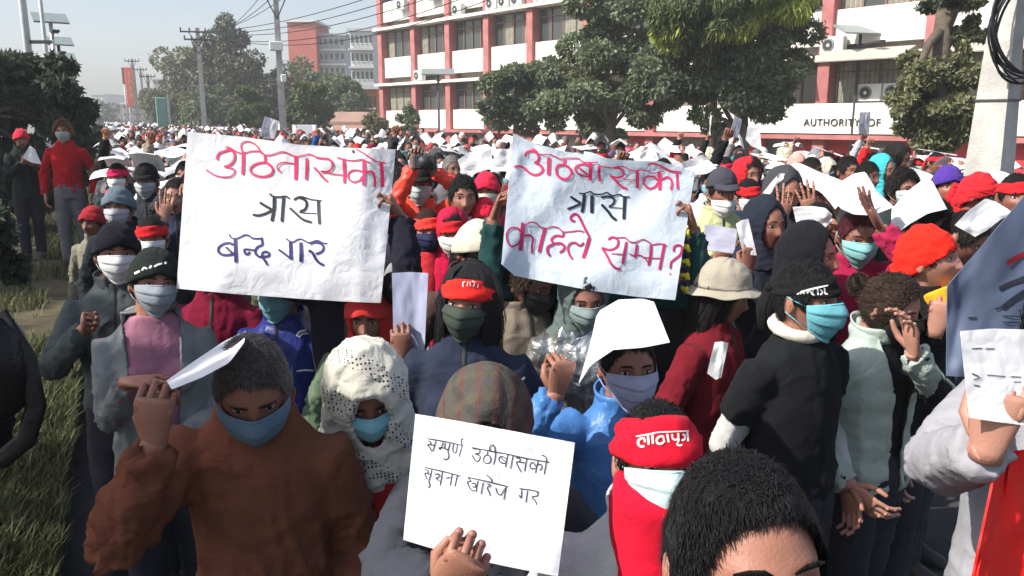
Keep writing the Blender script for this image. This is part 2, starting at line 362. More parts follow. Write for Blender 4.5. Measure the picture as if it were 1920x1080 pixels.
def mk_hood(kind='hood'):
    g = G()
    if kind == 'hood':
        g.ell((0, .022, .006), (.096, .114, .137), 24, 16); g.loft([(0, .03, -.03), (0, .035, -.12), (0, .03, -.2)], [(.092, .10), (.105, .11), (.15, .13)], 20); cut = (.066, .108, -.008, -.005)
    elif kind == 'scarf':      # loose shawl over head, falling on the shoulders
        g.ell((0, .015, .015), (.112, .13, .145), 24, 16)
        g.loft([(0, .01, -.02), (0, -.005, -.10), (0, -.01, -.18), (0, 0, -.28)], [(.112, .12), (.125, .125), (.165, .15), (.20, .155)], 24); cut = (.058, .082, .0, -.02)
    elif kind == 'tight':      # cloth tied round head
        g.ell((0, .006, .008), (.084, .103, .124), 24, 16); g.ell((.0, .10, -.05), (.035, .03, .05)); g.loft([(.02, .12, -.06), (.05, .11, -.2), (.06, .09, -.33)], [(.035, .02), (.045, .018), (.05, .01)], 12, ref=(0, 0, 1)); cut = (.079, .115, -.065, .012)
    else:                      # long loose hair
        g.ell((0, .012, .006), (.087, .107, .130), 24, 16); g.loft([(0, .035, 0), (0, .05, -.12), (0, .055, -.26)], [(.085, .075), (.10, .065), (.11, .05)], 18); cut = (.069, .125, -.03, .004)
    me = remesh(g, .0075, 3)
    if kind == 'tight':
        pl = lambda y: .052-.68*(y+.1)
        f, sn = (lambda p: p.y < .055 and p.z < pl(p.y)), (lambda p: Vector((p.x, p.y, pl(p.y))))
    else: f, sn = ellcut(*cut)
    me = cutmesh(me, f, sn, .005)
    folds(me, {'hood': .008, 'scarf': .014, 'tight': .007, 'long': .005}[kind], {'long': (60, 60, 6), 'scarf': (14, 14, 22), 'tight': (10, 20, 40)}.get(kind, (10, 10, 14)), 3)
    if kind == 'long':
        g = G(); g.add([v.co.copy() for v in me.vertices], [tuple(p.vertices) for p in me.polygons]); r = random.Random(8)
        for _ in range(520):
            a = r.uniform(.62, 2*math.pi-.62); rx, ry = .092+r.uniform(-.004, .006), .112; L = r.uniform(.12, .34); top = Vector((.03*math.sin(a), .02-.03*math.cos(a), .135)); pts = [top, Vector((rx*.75*math.sin(a), .01-ry*.75*math.cos(a), .105))]
            for j in range(1, 6): pts.append(Vector((rx*math.sin(a)*(1+.04*j), .012-ry*math.cos(a)*(1-.03*j)+.012*j*(1 if math.cos(a) > 0 else .3), .07-L*j/5))+Vector((r.gauss(0, .003), r.gauss(0, .003), 0)))
            w = r.uniform(.0015, .004); sd = Vector((math.cos(a), math.sin(a), 0))*w; n0 = len(g.v)
            g.add([p+sd*k*(1 if 0 < i < 6 else .3) for i, p in enumerate(pts) for k in (-1, 1)], [(2*i, 2*i+1, 2*i+3, 2*i+2) for i in range(6)])
        bpy.data.meshes.remove(me); return g.mesh('long', M_hair)
    return fin(me, M_cloth, kind)
def mk_mask():
    g = G(); nu, nv = 26, 28
    def fn(a, b):
        u = a*2-1; ph = u*R_(66); zt = .004+.007*(1-u*u); zb = -.104+.036*u*u; z = zt+(zb-zt)*b
        o = .005+.012*max(0, 1-u*u)**.7*math.sin(math.pi*min(1, b*.9+.06))+.015*math.exp(-(u/.22)**2)*math.exp(-((b-.28)/.3)**2)+.0065*((b*3.5) % 1)*(1-abs(u)**6)
        return hsurf(ph, z, o, smin=.72)
    g.grid(fn, nu, nv); g.tube([fn(a, .02)+Vector((0, -.002, 0)) for a in np.linspace(.3, .7, 9)], .0018, 5); L = []
    for sx in (-1, 1):
        e1 = Vector((sx*.081, .018, .022)); e2 = Vector((sx*.081, .02, -.022))
        a1 = fn(.5+.5*sx, .05); a2 = fn(.5+.5*sx, .95)
        g.tube([a1, (a1+e1)*.5+Vector((sx*.004, 0, 0)), e1], .0016, 5); g.tube([a2, (a2+e2)*.5+Vector((sx*.006, 0, 0)), e2], .0016, 5)
    me = g.mesh('m', M_mask); me.flip_normals(); return evalmods(me, [('SOLIDIFY', dict(thickness=.0015, offset=1))])
def mk_band(tall=.026, tail=True, knot=True):
    g = G(); n = 60; rows = 7
    vs = []
    for j in range(rows+1):
        for i in range(n):
            ph = 2*math.pi*i/n-math.pi; b = j/rows; c = .056-.02*(1-math.cos(ph))*.5
            h = tall*(.75+.35*math.cos(ph/2)**2); z = c+h-2*h*b
            o = .0115+.0035*math.sin(b*9+ph*3)+.002*math.sin(b*17-ph*5)*(.6+.4*abs(math.sin(ph)))-(.004 if j in (0, rows) else 0)
            vs.append(hsurf(ph, min(z, .11), o, smin=.35))
    fs = [(j*n+i, (j+1)*n+i, (j+1)*n+(i+1) % n, j*n+(i+1) % n) for j in range(rows) for i in range(n)]; g.add(vs, fs)
    if knot:
        g.ell((0, .118, .03), (.022, .018, .016))
        if tail:
            for sx in (-1, 1): g.loft([(sx*.01, .12, .025), (sx*.03, .128, -.03), (sx*.035, .12, -.10)], [(.004, .014), (.003, .018), (.002, .012)], 8)
    me = g.mesh('m', M_cloth); return evalmods(me, [('SOLIDIFY', dict(thickness=.002, offset=0))])
def mk_cap(kind='cap'):
    lo = interp([(0, .058), (60, .045), (120, .02), (180, .005)])
    if kind == 'beanie':
        lo = interp([(0, .048), (60, .02), (95, .0), (180, -.035)])
        g = shell(lo, .014, nphi=60, nrow=18, jit=.003, offf=lambda ph, z, r: .014+.010*max(0, z/.118)+(.006 if r > .72 else 0)+.0015*math.sin(ph*30))
        return g.mesh('m', M_knit)
    if kind == 'bucket':
        g = shell(interp([(0, .05), (180, .02)]), .016, nphi=48, nrow=14, jit=.004, rim=False, offf=lambda ph, z, r: .016+.012*sst(.05, .1, z))
        g.grid(lambda a, b: hsurf(a*2*math.pi-math.pi, .05-.03*(1-math.cos(a*2*math.pi-math.pi))*.5-.0, .016+.040*b, smin=.3)+Vector((0, 0, -.028*b+.004*math.sin(a*40)*b)), 48, 6)
        me = g.mesh('m', M_cloth); return evalmods(me, [('SOLIDIFY', dict(thickness=.003, offset=0))])
    if kind == 'flat':
        g = shell(interp([(0, .05), (180, .0)]), .018, nphi=48, nrow=14, jit=.004, offf=lambda ph, z, r: .012+.03*math.sin(min(1, r*1.1)*math.pi)**.7)
    else:
        g = shell(lo, .012, nphi=48, nrow=14, jit=.002, offf=lambda ph, z, r: .012+.012*sst(.03, .11, z))
    L = .07 if kind == 'cap' else .045
    def brim(a, b):
        ph = (a*2-1)*R_(62); p = hsurf(ph, .057, .013); f = max(0, math.cos(ph*1.35))**.6
        return p+Vector((0, -L*b*f, -.018*b*b-.012*b*abs(math.sin(ph))))
    g2 = G(); g2.grid(brim, 20, 5); m2 = g2.mesh('b', M_cloth); m2 = evalmods(m2, [('SOLIDIFY', dict(thickness=.004, offset=0))])
    g.add([v.co.copy() for v in m2.vertices], [tuple(p.vertices) for p in m2.polygons]); bpy.data.meshes.remove(m2)
    return g.mesh('m', M_cloth)
def mk_eye():
    g = G(); g.ell((0, 0, 0), (.0138, .0065, .0052), 16, 10, mi=0); g.ell((0, -.0055, .0), (.0052, .0024, .0052), 12, 8, mi=1)
    g.loft([(-.016, .001, -.001), (-.009, -.0055, .0048), (0, -.0075, .0062), (.009, -.0055, .0048), (.016, .001, -.001)], [.0006, .0012, .0014, .0012, .0006], 6, ref=(0, 0, 1), mi=2)
    return g.mesh('eye', [M_eye, M_iris, M_iris])
def mk_brow():
    g = G(); g.loft([(-.02, .003, -.004), (-.01, -.002, .002), (.004, -.003, .003), (.018, .004, -.001)], [(.001, .0015), (.0013, .0034), (.0013, .0032), (.001, .0014)], 8, ref=(0, 1, 0)); return g.mesh('eyebrow', M_hair)
def mk_glasses():
    g = G()
    for sx in (-1, 1):
        c = Vector((sx*.033, -.108, .008)); g.tube([c+Vector((.026*math.cos(a), .003*abs(math.cos(a)), .018*math.sin(a))) for a in np.linspace(0, 2*math.pi, 17)], .0018, 6)
        g.tube([c+Vector((sx*.026, 0, .004)), (sx*.08, -.02, .008), (sx*.081, .02, .0)], .0018, 6)
    g.tube([(-.008, -.11, .01), (0, -.113, .013), (.008, -.11, .01)], .0018, 6); return g.mesh('glasses', MATS['shoe_leather'])

# ------------------------------------------------------------------ hand
def hand(g, W, dirn, palm, right=True, pose='relaxed', k=1.0, n=8, nails=None):
    z = V(dirn).normalized(); pn = V(palm); pn = pn-z*pn.dot(z); pn = pn.normalized() if pn.length > .05 else z.orthogonal().normalized()
    y = -pn; x = y.cross(z)
    if not right: x = -x
    T = lambda p: V(W)+x*(p[0]*k)+y*(p[1]*k)+z*(p[2]*k)
    cur = {'relaxed': [(18, 30, 20)]*4, 'fist': [(82, 95, 60)]*4, 'grip': [(62, 62, 35), (60, 60, 35), (62, 62, 35), (66, 60, 35)],
           'open': [(4, 6, 4), (2, 4, 4), (4, 6, 4), (8, 8, 6)], 'two': [(6, 8, 6), (4, 8, 6), (70, 90, 50), (78, 90, 50)],
           'pinch': [(48, 40, 20), (30, 35, 20), (25, 30, 20), (20, 30, 20)], 'hold': [(38, 70, 40), (40, 70, 40), (44, 70, 40), (50, 70, 40)]}[pose]
    g.loft([T((0, 0, -.02)), T((0, 0, .0)), T((.002, 0, .03)), T((.002, -.001, .062)), T((.001, .001, .09)), T((.001, .001, .098))],
           [(.025, .018), (.025, .017), (.033, .0155), (.038, .0135), (.037, .0105), (.032, .006)], 14, ref=x)
    bx = [.031, .010, -.0105, -.029]; bz = [.086, .090, .086, .078]
    ln = [(.042, .026, .021), (.047, .030, .022), (.043, .028, .021), (.034, .020, .019)]
    spread = {'open': 8, 'two': 9, 'relaxed': 4}.get(pose, 1.5)
    for i in range(4):
        p = Vector((bx[i], 0, bz[i]-.012)); sp = math.radians((1.5-i)*spread); a = 0; pts = [p.copy()]; rad = [.0084]
        p = Vector((bx[i], 0, bz[i]))
        pts.append(p.copy()); rad.append(.0083)
        for j in range(3):
            a += math.radians(cur[i][j]); d = Vector((math.sin(sp)*math.cos(min(a, 1.4)), -math.sin(a), math.cos(a)*math.cos(sp)))
            p = p+d*ln[i][j]; pts.append(p.copy()); rad.append((.0076, .0068, .0056)[j]*(1 if i < 3 else .9))
        g.capsule([T(q) for q in pts], [r*k for r in rad], n)
        if nails is not None:
            nn = Vector((0, math.cos(a), math.sin(a))); c = pts[-1]-d*.001+nn*rad[-1]*.72; Mn = Matrix([x, y, z]).transposed() @ Matrix.Rotation(a, 3, 'X'); nails.ell(T(c), (.0052*k, .0022*k, .0068*k), 8, 6, Mn)
        for kk in (2, 3): g.ell(T(pts[kk]+Vector((0, .002, .0))), (rad[kk]*1.08*k,)*3, 8, 6)
    if pose in ('fist', 'grip', 'hold', 'two'): tp = [(.022, -.008, .02), (.040, -.022, .042), (.034, -.040, .062), (.012, -.046, .074)]
    elif pose == 'pinch': tp = [(.022, -.006, .02), (.042, -.022, .045), (.042, -.038, .075), (.036, -.046, .098)]
    else: tp = [(.022, -.004, .018), (.046, -.014, .042), (.058, -.018, .070), (.062, -.020, .094)]
    g.capsule([T(q) for q in tp], [.0135*k, .0112*k, .0094*k, .0074*k], n)
def ik(S, W, pole, L1=.285, L2=.255):
    S, W, pole = V(S), V(W), V(pole); d = W-S; D = d.length
    if D > (L1+L2)*.995: W = S+d.normalized()*(L1+L2)*.995; d = W-S; D = d.length
    if D < .12: D = .12
    a = (L1*L1-L2*L2+D*D)/(2*D); h = math.sqrt(max(0, L1*L1-a*a)); t = d.normalized(); p = pole-t*pole.dot(t); p = p.normalized() if p.length > .01 else t.orthogonal().normalized()
    return S+t*a+p*h, W

# ------------------------------------------------------------------ person builders
PIV = Vector((0, .012, 1.445)); HC = Vector((0, -.012, 1.535))
def head_matrix(hp):
    pi, ya, ro = [R_(a) for a in hp]      # pitch down, yaw to person's left (+X), roll
    R3 = (Matrix.Rotation(ya, 4, 'Z') @ Matrix.Rotation(pi, 4, 'X') @ Matrix.Rotation(ro, 4, 'Y'))
    return Matrix.Translation(PIV) @ R3 @ Matrix.Translation(HC-PIV)
def arm(side, spec):
    """side -1 = person's right (-X)."""
    S = Vector((side*.154, .005, 1.330)); spec = spec or {}
    W = V(spec.get('w', (side*.25, -.03, .84))); up = max(0, W.z-1.35); S = S+Vector((-side*.02*min(1, up*3), 0, .05*min(1, up*3)))
    E, W = ik(S, W, spec.get('pole', (side*.6, .6, -.5) if W.z < 1.35 else (side*.5, -.35, -.9)))
    fd = (W-E).normalized(); dirn = V(spec.get('dir', fd)); palm = V(spec.get('palm', (-side, 0, 0) if W.z < 1.1 else (0, 1, 0)))
    return dict(S=S, E=E, W=W, dir=dirn, palm=palm, hand=spec.get('hand', 'relaxed'), side=side)
def mk_body(Mh, arms, voxel=.006, dec=None, female=False, hs=(1, 1, 1)):
    g = G(); hv = [Mh @ Vector((p[0]*hs[0], p[1]*(hs[1] if p[1] < -.085 else 1), p[2]*hs[2])) for p in HEADV]; g.add(hv, HEADF)
    for sx in (-1, 1):
        Me = (Mh.to_3x3() @ Matrix.Rotation(R_(18*sx), 3, 'Z')); g.ell(Mh @ Vector((sx*.078, .014, -.004)), (.007, .019, .031), 12, 8, Me)
        g.ell(Mh @ Vector((sx*.074, .002, -.004)), (.01, .012, .02), 8, 6)
    n0 = Mh @ Vector((0, .018, -.05)); g.loft([Mh @ Vector((0, .016, .0)), n0, (n0+Vector((0, .02, 1.42)))*.5, (0, .02, 1.40), (0, .015, 1.34)], [.05, .054, .055, .064, .07], 16)
    g.loft([(0, 0, .88), (0, 0, 1.0), (0, 0, 1.2), (0, .004, 1.33), (0, .01, 1.385), (0, .014, 1.42)], [(.135, .09), (.125, .085), (.14, .092), (.145, .082), (.105, .065), (.06, .052)], 20)
    for a in arms:
        s = a['side']; g.loft([(s*.10, .005, 1.335), a['S'], a['S'].lerp(a['E'], .5), a['E'], a['E'].lerp(a['W'], .35), a['W'], a['W']+(a['W']-a['E']).normalized()*.006], [.044, .044, .040, .036, .036, .026, .024], 12)
    for s in (-1, 1): g.loft([(s*.07, 0, .92), (s*.08, 0, .78), (s*.085, -.005, .62)], [.07, .062, .04], 10)
    me = remesh(g, voxel, 1, dec)
    v = getv(me); inv = np.array(Mh.inverted()); hl = v @ inv[:3, :3].T+inv[:3, 3]; x, y, z = hl.T
    face = (y < -.05)&(np.abs(z) < .13); lip = np.exp(-(x/.019)**2-((z+.055)/.0085)**2)*face
    chk = (np.exp(-((np.abs(x)-.045)/.02)**2-((z+.02)/.02)**2))*face; sock = np.exp(-((np.abs(x)-.031)/.017)**2-((z-.012)/.011)**2)*face
    t = np.ones((len(v), 4)); t[:, 1] -= .35*lip+.10*chk+.12*sock; t[:, 2] -= .25*lip+.12*chk+.08*sock; t[:, 0] -= .06*lip+.12*sock
    g2 = G()
    gn = G()
    for a in arms: hand(g2, a['W'], a['dir'], a['palm'], a['side'] < 0, a['hand'], nails=gn)
    nh = len(g2.v); g2.add(gn.v, gn.f)
    if g2.v:
        n0 = len(v); V2 = np.array(g2.v); fl = [tuple(p.vertices) for p in me.polygons]+[tuple(i+n0 for i in f) for f in g2.f]
        bpy.data.meshes.remove(me); me = bpy.data.meshes.new('body'); me.from_pydata(np.vstack([v, V2]).tolist(), [], fl)
        t2 = np.ones((len(V2), 4)); t2[nh:, :3] = (1.25, 1.45, 1.6); t = np.vstack([t, t2])
    at = me.color_attributes.new('tint', 'FLOAT_COLOR', 'POINT'); at.data.foreach_set('color', t.astype(np.float32).ravel())
    return fin(me, M_skin, 'body')
def mk_top(Mh, arms, kind='jacket', voxel=.0118, seed=0, amp=.009, fat=1.0, hem=.86, female=False, sleeve=1.0, opening=0, collar=True, puff=0, m=None, th=0, nozip=0):
    g = G(); th = {'jacket': .014, 'shirt': .004, 'coat': .021}[kind]+th; f = fat
    g.loft([(0, .0, hem), (0, 0, hem+.06), (0, 0, 1.04), (0, 0, 1.22), (0, .002, 1.32), (0, .008, 1.385), (0, .012, 1.425), (0, .012, 1.44 if collar else 1.43)],
           [((.148+th)*f, (.104+th)*f), ((.15+th)*f, (.106+th)*f), ((.137+th)*f, (.102+th)*f), ((.145+th)*f, (.108+th)*f), ((.138+th)*f, (.092+th)*f), (.108+th, .074+th), (.074+th*.5, .064+th*.5), (.066+th*.4, .060+th*.4)], 24)
    if female:
        for s in (-1, 1): g.ell((s*.068, -.075*f-th, 1.20), (.068, .06, .066))
    if collar: g.tube([(.074*math.cos(a), .012+.07*math.sin(a), 1.435+.012*math.sin(a)) for a in np.linspace(0, 2*math.pi, 20)], .014+th*.3, 8)
    for a in arms:
        s = a['side']; S, E, W = a['S'], a['E'], a['W']; r = th*.7
        if sleeve < 1: E2 = S.lerp(E, sleeve*1.6) if sleeve < .6 else E; pts = [(s*.09, .005, 1.335), S, S.lerp(E2, .5), E2]; rad = [.050+r, .052+r, .055+r, .053+r]
        else:
            We = W-(W-E).normalized()*.012
            pts = [(s*.09, .005, 1.335), S, S.lerp(E, .5), E, E.lerp(We, .5), We]; rad = [.050+r, .052+r, .050+r*1.1, .046+r*1.1, .041+r, .033+r]
        g.loft(pts, rad, 16)
    me = remesh(g, voxel, 3)
    if puff:
        v = getv(me); n = getn(me); v += n*(puff*(np.abs(np.sin(v[:, 2]*38+vnoise(v*4)*.6))-.5))[:, None]; setv(me, v)
    drape(me, arms, amp*1.6, seed)
    if opening:
        o = opening
        me = cutmesh(me, lambda p: p.y < 0 and abs(p.x) < o*(.55+.5*min(1, max(0, (p.z-.9)/.5)))+.004 and p.z < 1.46,
                     lambda p: Vector((math.copysign(o*(.55+.5*min(1, max(0, (p.z-.9)/.5)))+.004, p.x), p.y, p.z)), .008)
    return fin(me, m or M_cloth, kind)
def mk_trousers(seed=0, stride=0):
    g = G(); g.loft([(0, 0, .80), (0, 0, .9), (0, 0, .99)], [(.165, .12), (.165, .12), (.145, .105)], 18)
    for s in (-1, 1):
        st = stride*s; g.loft([(s*.075, 0, .88), (s*.085, st*.4, .7), (s*.09, st*.8, .47), (s*.092, st+.02, .25), (s*.092, st+.02, .07)], [.092, .09, .07, .065, .062], 14)
    me = remesh(g, .018, 2); folds(me, .010, (10, 10, 22), seed); return fin(me, M_cloth, 'trousers')
def mk_shoe():
    g = G(); g.loft([(0, .07, .045), (0, .05, .05), (0, -.02, .05), (0, -.09, .035), (0, -.15, .028), (0, -.175, .02)], [(.03, .035), (.04, .05), (.042, .055), (.046, .036), (.04, .028), (.02, .015)], 12, ref=(1, 0, 0))
    return g.mesh('shoe', M_leather)
TROUS = [mk_trousers(1, .03), mk_trousers(5, -.06), mk_trousers(9, .10)]; SHOE = mk_shoe()
def lower(root, col, i=0):
    st = [.03, -.06, .10][i]; obj('trousers', TROUS[i], root, color=col)
    for s in (-1, 1): obj('shoe', SHOE, root, loc=(s*.092, st*s+.02, 0))
SKINS = [(.32, .145, .098), (.24, .105, .072), (.19, .082, .058), (.40, .20, .145), (.28, .125, .085)]
def face_parts(root, Mh, hair=(.012, .009, .008)):
    for s in (-1, 1):
        obj('eye', acc('eye', mk_eye), root, M=Mh @ Matrix.Translation((s*.031, -.0755, .012)) @ Matrix.Rotation(R_(-14*-s), 4, 'Z'))
        obj('eyebrow', acc('brow', mk_brow), root, M=Mh @ Matrix.Translation((s*.031, -.0905, .033)) @ Matrix.Rotation(R_(14*s), 4, 'Z') @ Matrix.Scale(s, 4, (1, 0, 0)), color=hair)
GEAR = {'hair': ('hair', lambda: mk_hair_short(1)), 'hair2': ('hair', lambda: mk_hair_short(6, .020, 14000, .015, .0006)), 'hairm': ('hair', lambda: mk_hair_short(3, .034, 2600, .30, .0017)), 'messy': ('hair', mk_hair_messy), 'tied': ('hair', mk_hair_tied),
        'long': ('hair', lambda: mk_hood('long')), 'hood': ('hood', lambda: mk_hood('hood')), 'scarf': ('headscarf', lambda: mk_hood('scarf')), 'tight': ('head_cloth', lambda: mk_hood('tight')),
        'mask': ('face_mask', mk_mask), 'band': ('headband', mk_band), 'wideband': ('headband', lambda: mk_band(.025)), 'bigband': ('headband', lambda: mk_band(.037)), 'cap': ('cap', lambda: mk_cap('cap')),
        'flat': ('flat_cap', lambda: mk_cap('flat')), 'beanie': ('beanie', lambda: mk_cap('beanie')), 'bucket': ('bucket_hat', lambda: mk_cap('bucket')), 'glasses': ('glasses', mk_glasses)}
def gear(root, Mh, key, col=None, m=None, sc=1.0, dz=0):
    nm, fn = GEAR[key]; me = acc(key, fn)
    if m is not None: me = me.copy(); me.materials.clear(); me.materials.append(m)
    Mx = Mh @ Matrix.Translation((0, 0, dz)) @ Matrix.Scale(sc, 4); o = obj(nm, me, root, M=Mx, color=col or (.011, .009, .008)); ML[o.name] = Mx; return o
def rootfor(px, py, d, yaw, Mh, ground=0.):
    Hc = P(px, py, d); c = Mh @ Vector((0, 0, 0)); k = (Hc.z-ground)/c.z; k = max(.86, min(1.16, k))
    R3 = Matrix.Rotation(R_(yaw), 3, 'Z'); off = R3 @ Vector((c.x, c.y, 0))*k
    return (Hc.x-off.x, Hc.y-off.y, ground), k
def front_strip(me, x0, z0, z1, w, off=.003):
    bv = BVHTree.FromPolygons([v.co for v in me.vertices], [tuple(p.vertices) for p in me.polygons]); vs = []
    for z in np.linspace(z0, z1, 34):
        row = []
        for s in (-1, 0, 1):
            h, n, _, _ = bv.ray_cast(Vector((x0+s*w, -1, z)), Vector((0, 1, 0))); row.append(h)
        if all(h is not None for h in row): vs.append([h+Vector((0, -off if s else -off*1.6, 0)) for s, h in zip((1, 0, 1), row)])
    g = G(); n = len(vs); g.add([p for r_ in vs for p in r_], [(3*i+k, 3*i+k+1, 3*i+4+k, 3*i+3+k) for i in range(n-1) for k in (0, 1)]); return g
ZC = {}
def add_collar(root, col, m=None):
    g = G()
    def fn(a, b):
        w = -math.pi/2+.28+(2*math.pi-.56)*a; r = .070+.012*b+.004*math.sin(a*9); return Vector((r*1.04*math.cos(w), .014+r*math.sin(w)-.012*(1-b)*(math.sin(w) < 0), 1.415+.055*b+.014*math.sin(w)-.006*math.cos(w*2)))
    g.grid(fn, 30, 4); me = evalmods(g.mesh('c', m or M_cloth), [('SOLIDIFY', dict(thickness=.006, offset=0))]); return obj('collar', me, root, color=col)
def front_zip(o, root, tops):
    g = front_strip(o.data, 0, .90, 1.43, .006)
    if len(g.v) > 6 and not any(t.get('nozip') for t in tops): build('zip', g, MATS['shoe_leather'], root)
    bv = BVHTree.FromPolygons([v.co for v in o.data.vertices], [tuple(p.vertices) for p in o.data.polygons])
    for s in (-1, 1):
        vs = []
        for i in range(9):
            for q in (-.003, .003):
                h, n, _, _ = bv.ray_cast(Vector((s*(.072+.004*i+q), -1, 1.07-.014*i)), Vector((0, 1, 0)))
                if h is not None: vs.append(h+Vector((0, -.002, 0)))
        if len(vs) == 18: g = G(); g.add(vs, [(2*i, 2*i+1, 2*i+3, 2*i+2) for i in range(8)]); build('pocket_seam', g, MATS['shoe_leather'], root)
PEOPLE = []       # x, y of everybody placed
NOZIP = set()
def hero(px, py, d, yaw=0, hp=(0, 0, 0), skin=0, tops=(), gears=(), Ra=None, La=None, trous=(.03, .03, .04), label='', ground=0., face=True, hair=(.012, .009, .008), ti=0, voxel=.0052, dec=.35, group=None, female=False):
    if 2 < d < 3.6 and hp[0] < 10: hp = (hp[0]-7, hp[1], hp[2])
    Mh = head_matrix(hp); loc, k = rootfor(px, py, d, yaw, Mh, ground)
    root = empty('person', loc, (0, 0, R_(yaw)), label=label, category='person'); root.scale = (k, k, k)
    if group: root['group'] = group
    Mw = Matrix.Translation(loc) @ Matrix.Rotation(R_(yaw), 4, 'Z') @ Matrix.Scale(k, 4); inv = Mw.inverted(); R3i = Matrix.Rotation(-R_(yaw), 3, 'Z')
    def conv(sp):
        if not sp: return sp
        sp = dict(sp)
        if 'wp' in sp: sp['w'] = inv @ P(*sp['wp'])
        for q in ('dir', 'palm', 'pole'):
            if q+'w' in sp: sp[q] = R3i @ V(sp[q+'w'])
        return sp
    arms = [arm(-1, conv(Ra)), arm(1, conv(La))]
    body = obj('body', mk_body(Mh, arms, voxel, dec, female, (1+.035*math.sin(px*1.7), 1+.03*math.sin(px*2.3), 1+.03*math.cos(px*1.1))), root, color=SKINS[skin])
    if face: face_parts(root, Mh, hair)
    parts = {}
    for i, t in enumerate(tops):
        t = dict(t); nm = t.pop('name', 'jacket'); c = t.pop('col'); parts[nm] = obj(nm, mk_top(Mh, arms, seed=int(px)+i, **t), root, color=c)
    root['_z'] = 0; del root['_z']
    for nm, po_ in list(parts.items()):
        if nm in ('jacket', 'coat') and not any(t.get('opening') for t in tops): front_zip(po_, root, tops)
        if nm in ('jacket', 'coat') and not any(q_['k'] in ('hood', 'scarf', 'long') for q_ in gears): add_collar(root, tuple(po_.color)[:3], po_.data.materials[0])
    for gk in gears:
        gk = dict(gk); key = gk.pop('k'); parts[key] = gear(root, Mh, key, **gk)
    lower(root, trous, ti); PEOPLE.append((loc[0], loc[1])); root['_k'] = 0; del root['_k']
    return dict(root=root, Mh=Mh, Mw=Mw, arms=arms, parts=parts, body=body)
# ------------------------------------------------------------------ writing laid on surfaces
def world_bvh(objs):
    vs = []; fs = []
    for o, M in objs:
        b = len(vs); vs += [M @ v.co for v in o.data.vertices]; fs += [tuple(i+b for i in p.vertices) for p in o.data.polygons]
    return BVHTree.FromPolygons(vs, fs)
def spline(pts, step):
    pts = [np.array(p, float) for p in pts]
    if len(pts) < 3: q = pts
    else:
        e = [2*pts[0]-pts[1]]+pts+[2*pts[-1]-pts[-2]]; q = []
        for i in range(1, len(e)-2):
            for t in np.linspace(0, 1, 6, endpoint=False):
                a, b, c, d_ = e[i-1:i+3]; q.append(.5*((2*b)+(-a+c)*t+(2*a-5*b+4*c-d_)*t*t+(-a+3*b-3*c+d_)*t**3))
        q.append(pts[-1])
    out = [q[0]]
    for a, b in zip(q[:-1], q[1:]):
        n = max(1, int(np.linalg.norm(b-a)/step)); out += [a+(b-a)*(j+1)/n for j in range(n)]
    return out
def lettering(name, strokes, org, k, bvh, m, parent, Mparent, off=.003, step=2.0):
    g = G(); inv = Mparent.inverted()
    for pts, w in strokes:
        px = spline([(org[0]+x/k, org[1]+y/k) for x, y in pts], step); vs = []; n = len(px)
        for i, p in enumerate(px):
            d = px[min(i+1, n-1)]-px[max(i-1, 0)]; L = np.linalg.norm(d)
            if L < 1e-6: continue
            s = np.array([-d[1], d[0]])/L*(w/k/2)*(.75 if i in (0, n-1) else 1)
            for q in (p-s, p+s):
                r = ray(*q).normalized(); h, nn, _, dd = bvh.ray_cast(CAM, r)
                if h is None: vs = None; break
                vs.append(inv @ (h-r*off))
            if vs is None: break
        if vs: m_ = len(vs)//2; g.add(vs, [(2*i, 2*i+1, 2*i+3, 2*i+2) for i in range(m_-1)])
    if not g.v: return None
    return build(name, g, m, parent, smooth=False)
def sheet(name, edges, d, m, label, cat, nu=34, nv=26, wr=.02, seed=0, group=None, dfun=None, thick=.0006, parent=None):
    """paper or cloth sheet: edges = top, bottom polylines in view coordinates (left to right), d = depth or 4 corner depths; wrinkled."""
    top, bot = edges; d = d if isinstance(d, (tuple, list)) else (d,)*4
    def ev(pl, s):
        n = len(pl)-1; x = min(s*n, n-1e-6); i = int(x); f = x-i; return (pl[i][0]*(1-f)+pl[i+1][0]*f, pl[i][1]*(1-f)+pl[i+1][1]*f)
    def fn(s, t):
        a, b = ev(top, s), ev(bot, s); px = a[0]*(1-t)+b[0]*t; py = a[1]*(1-t)+b[1]*t
        dd = (d[0]*(1-s)+d[1]*s)*(1-t)+(d[2]*(1-s)+d[3]*s)*t
        q = np.array([[s*3+seed, t*2.4, seed*.7]]); n1 = vnoise(q, seed)[0]; n2 = abs(vnoise(q*2.1+3, seed+1)[0]); cr = abs(vnoise(np.array([[s*5+t*2+seed, t*4-s, seed]]), seed+4)[0]); dd += wr*(n1+.6*n2)+.25*wr*cr+.05*wr*abs(math.sin(t*6.28)) 
        if dfun: dd += dfun(s, t)
        return P(px, py, dd)
    c = fn(.5, .5); g = G(); g.grid(lambda a, b: fn(a, b)-c, nu, nv); me = g.mesh(name, m); me.flip_normals()
    me = evalmods(me, [('SOLIDIFY', dict(thickness=thick, offset=0))]); me.set_sharp_from_angle(angle=R_(60))
    o = obj(name, me, parent=parent, loc=c)
    if label: o['label'] = label; o['category'] = cat
    if group: o['group'] = group
    return o, Matrix.Translation(c)
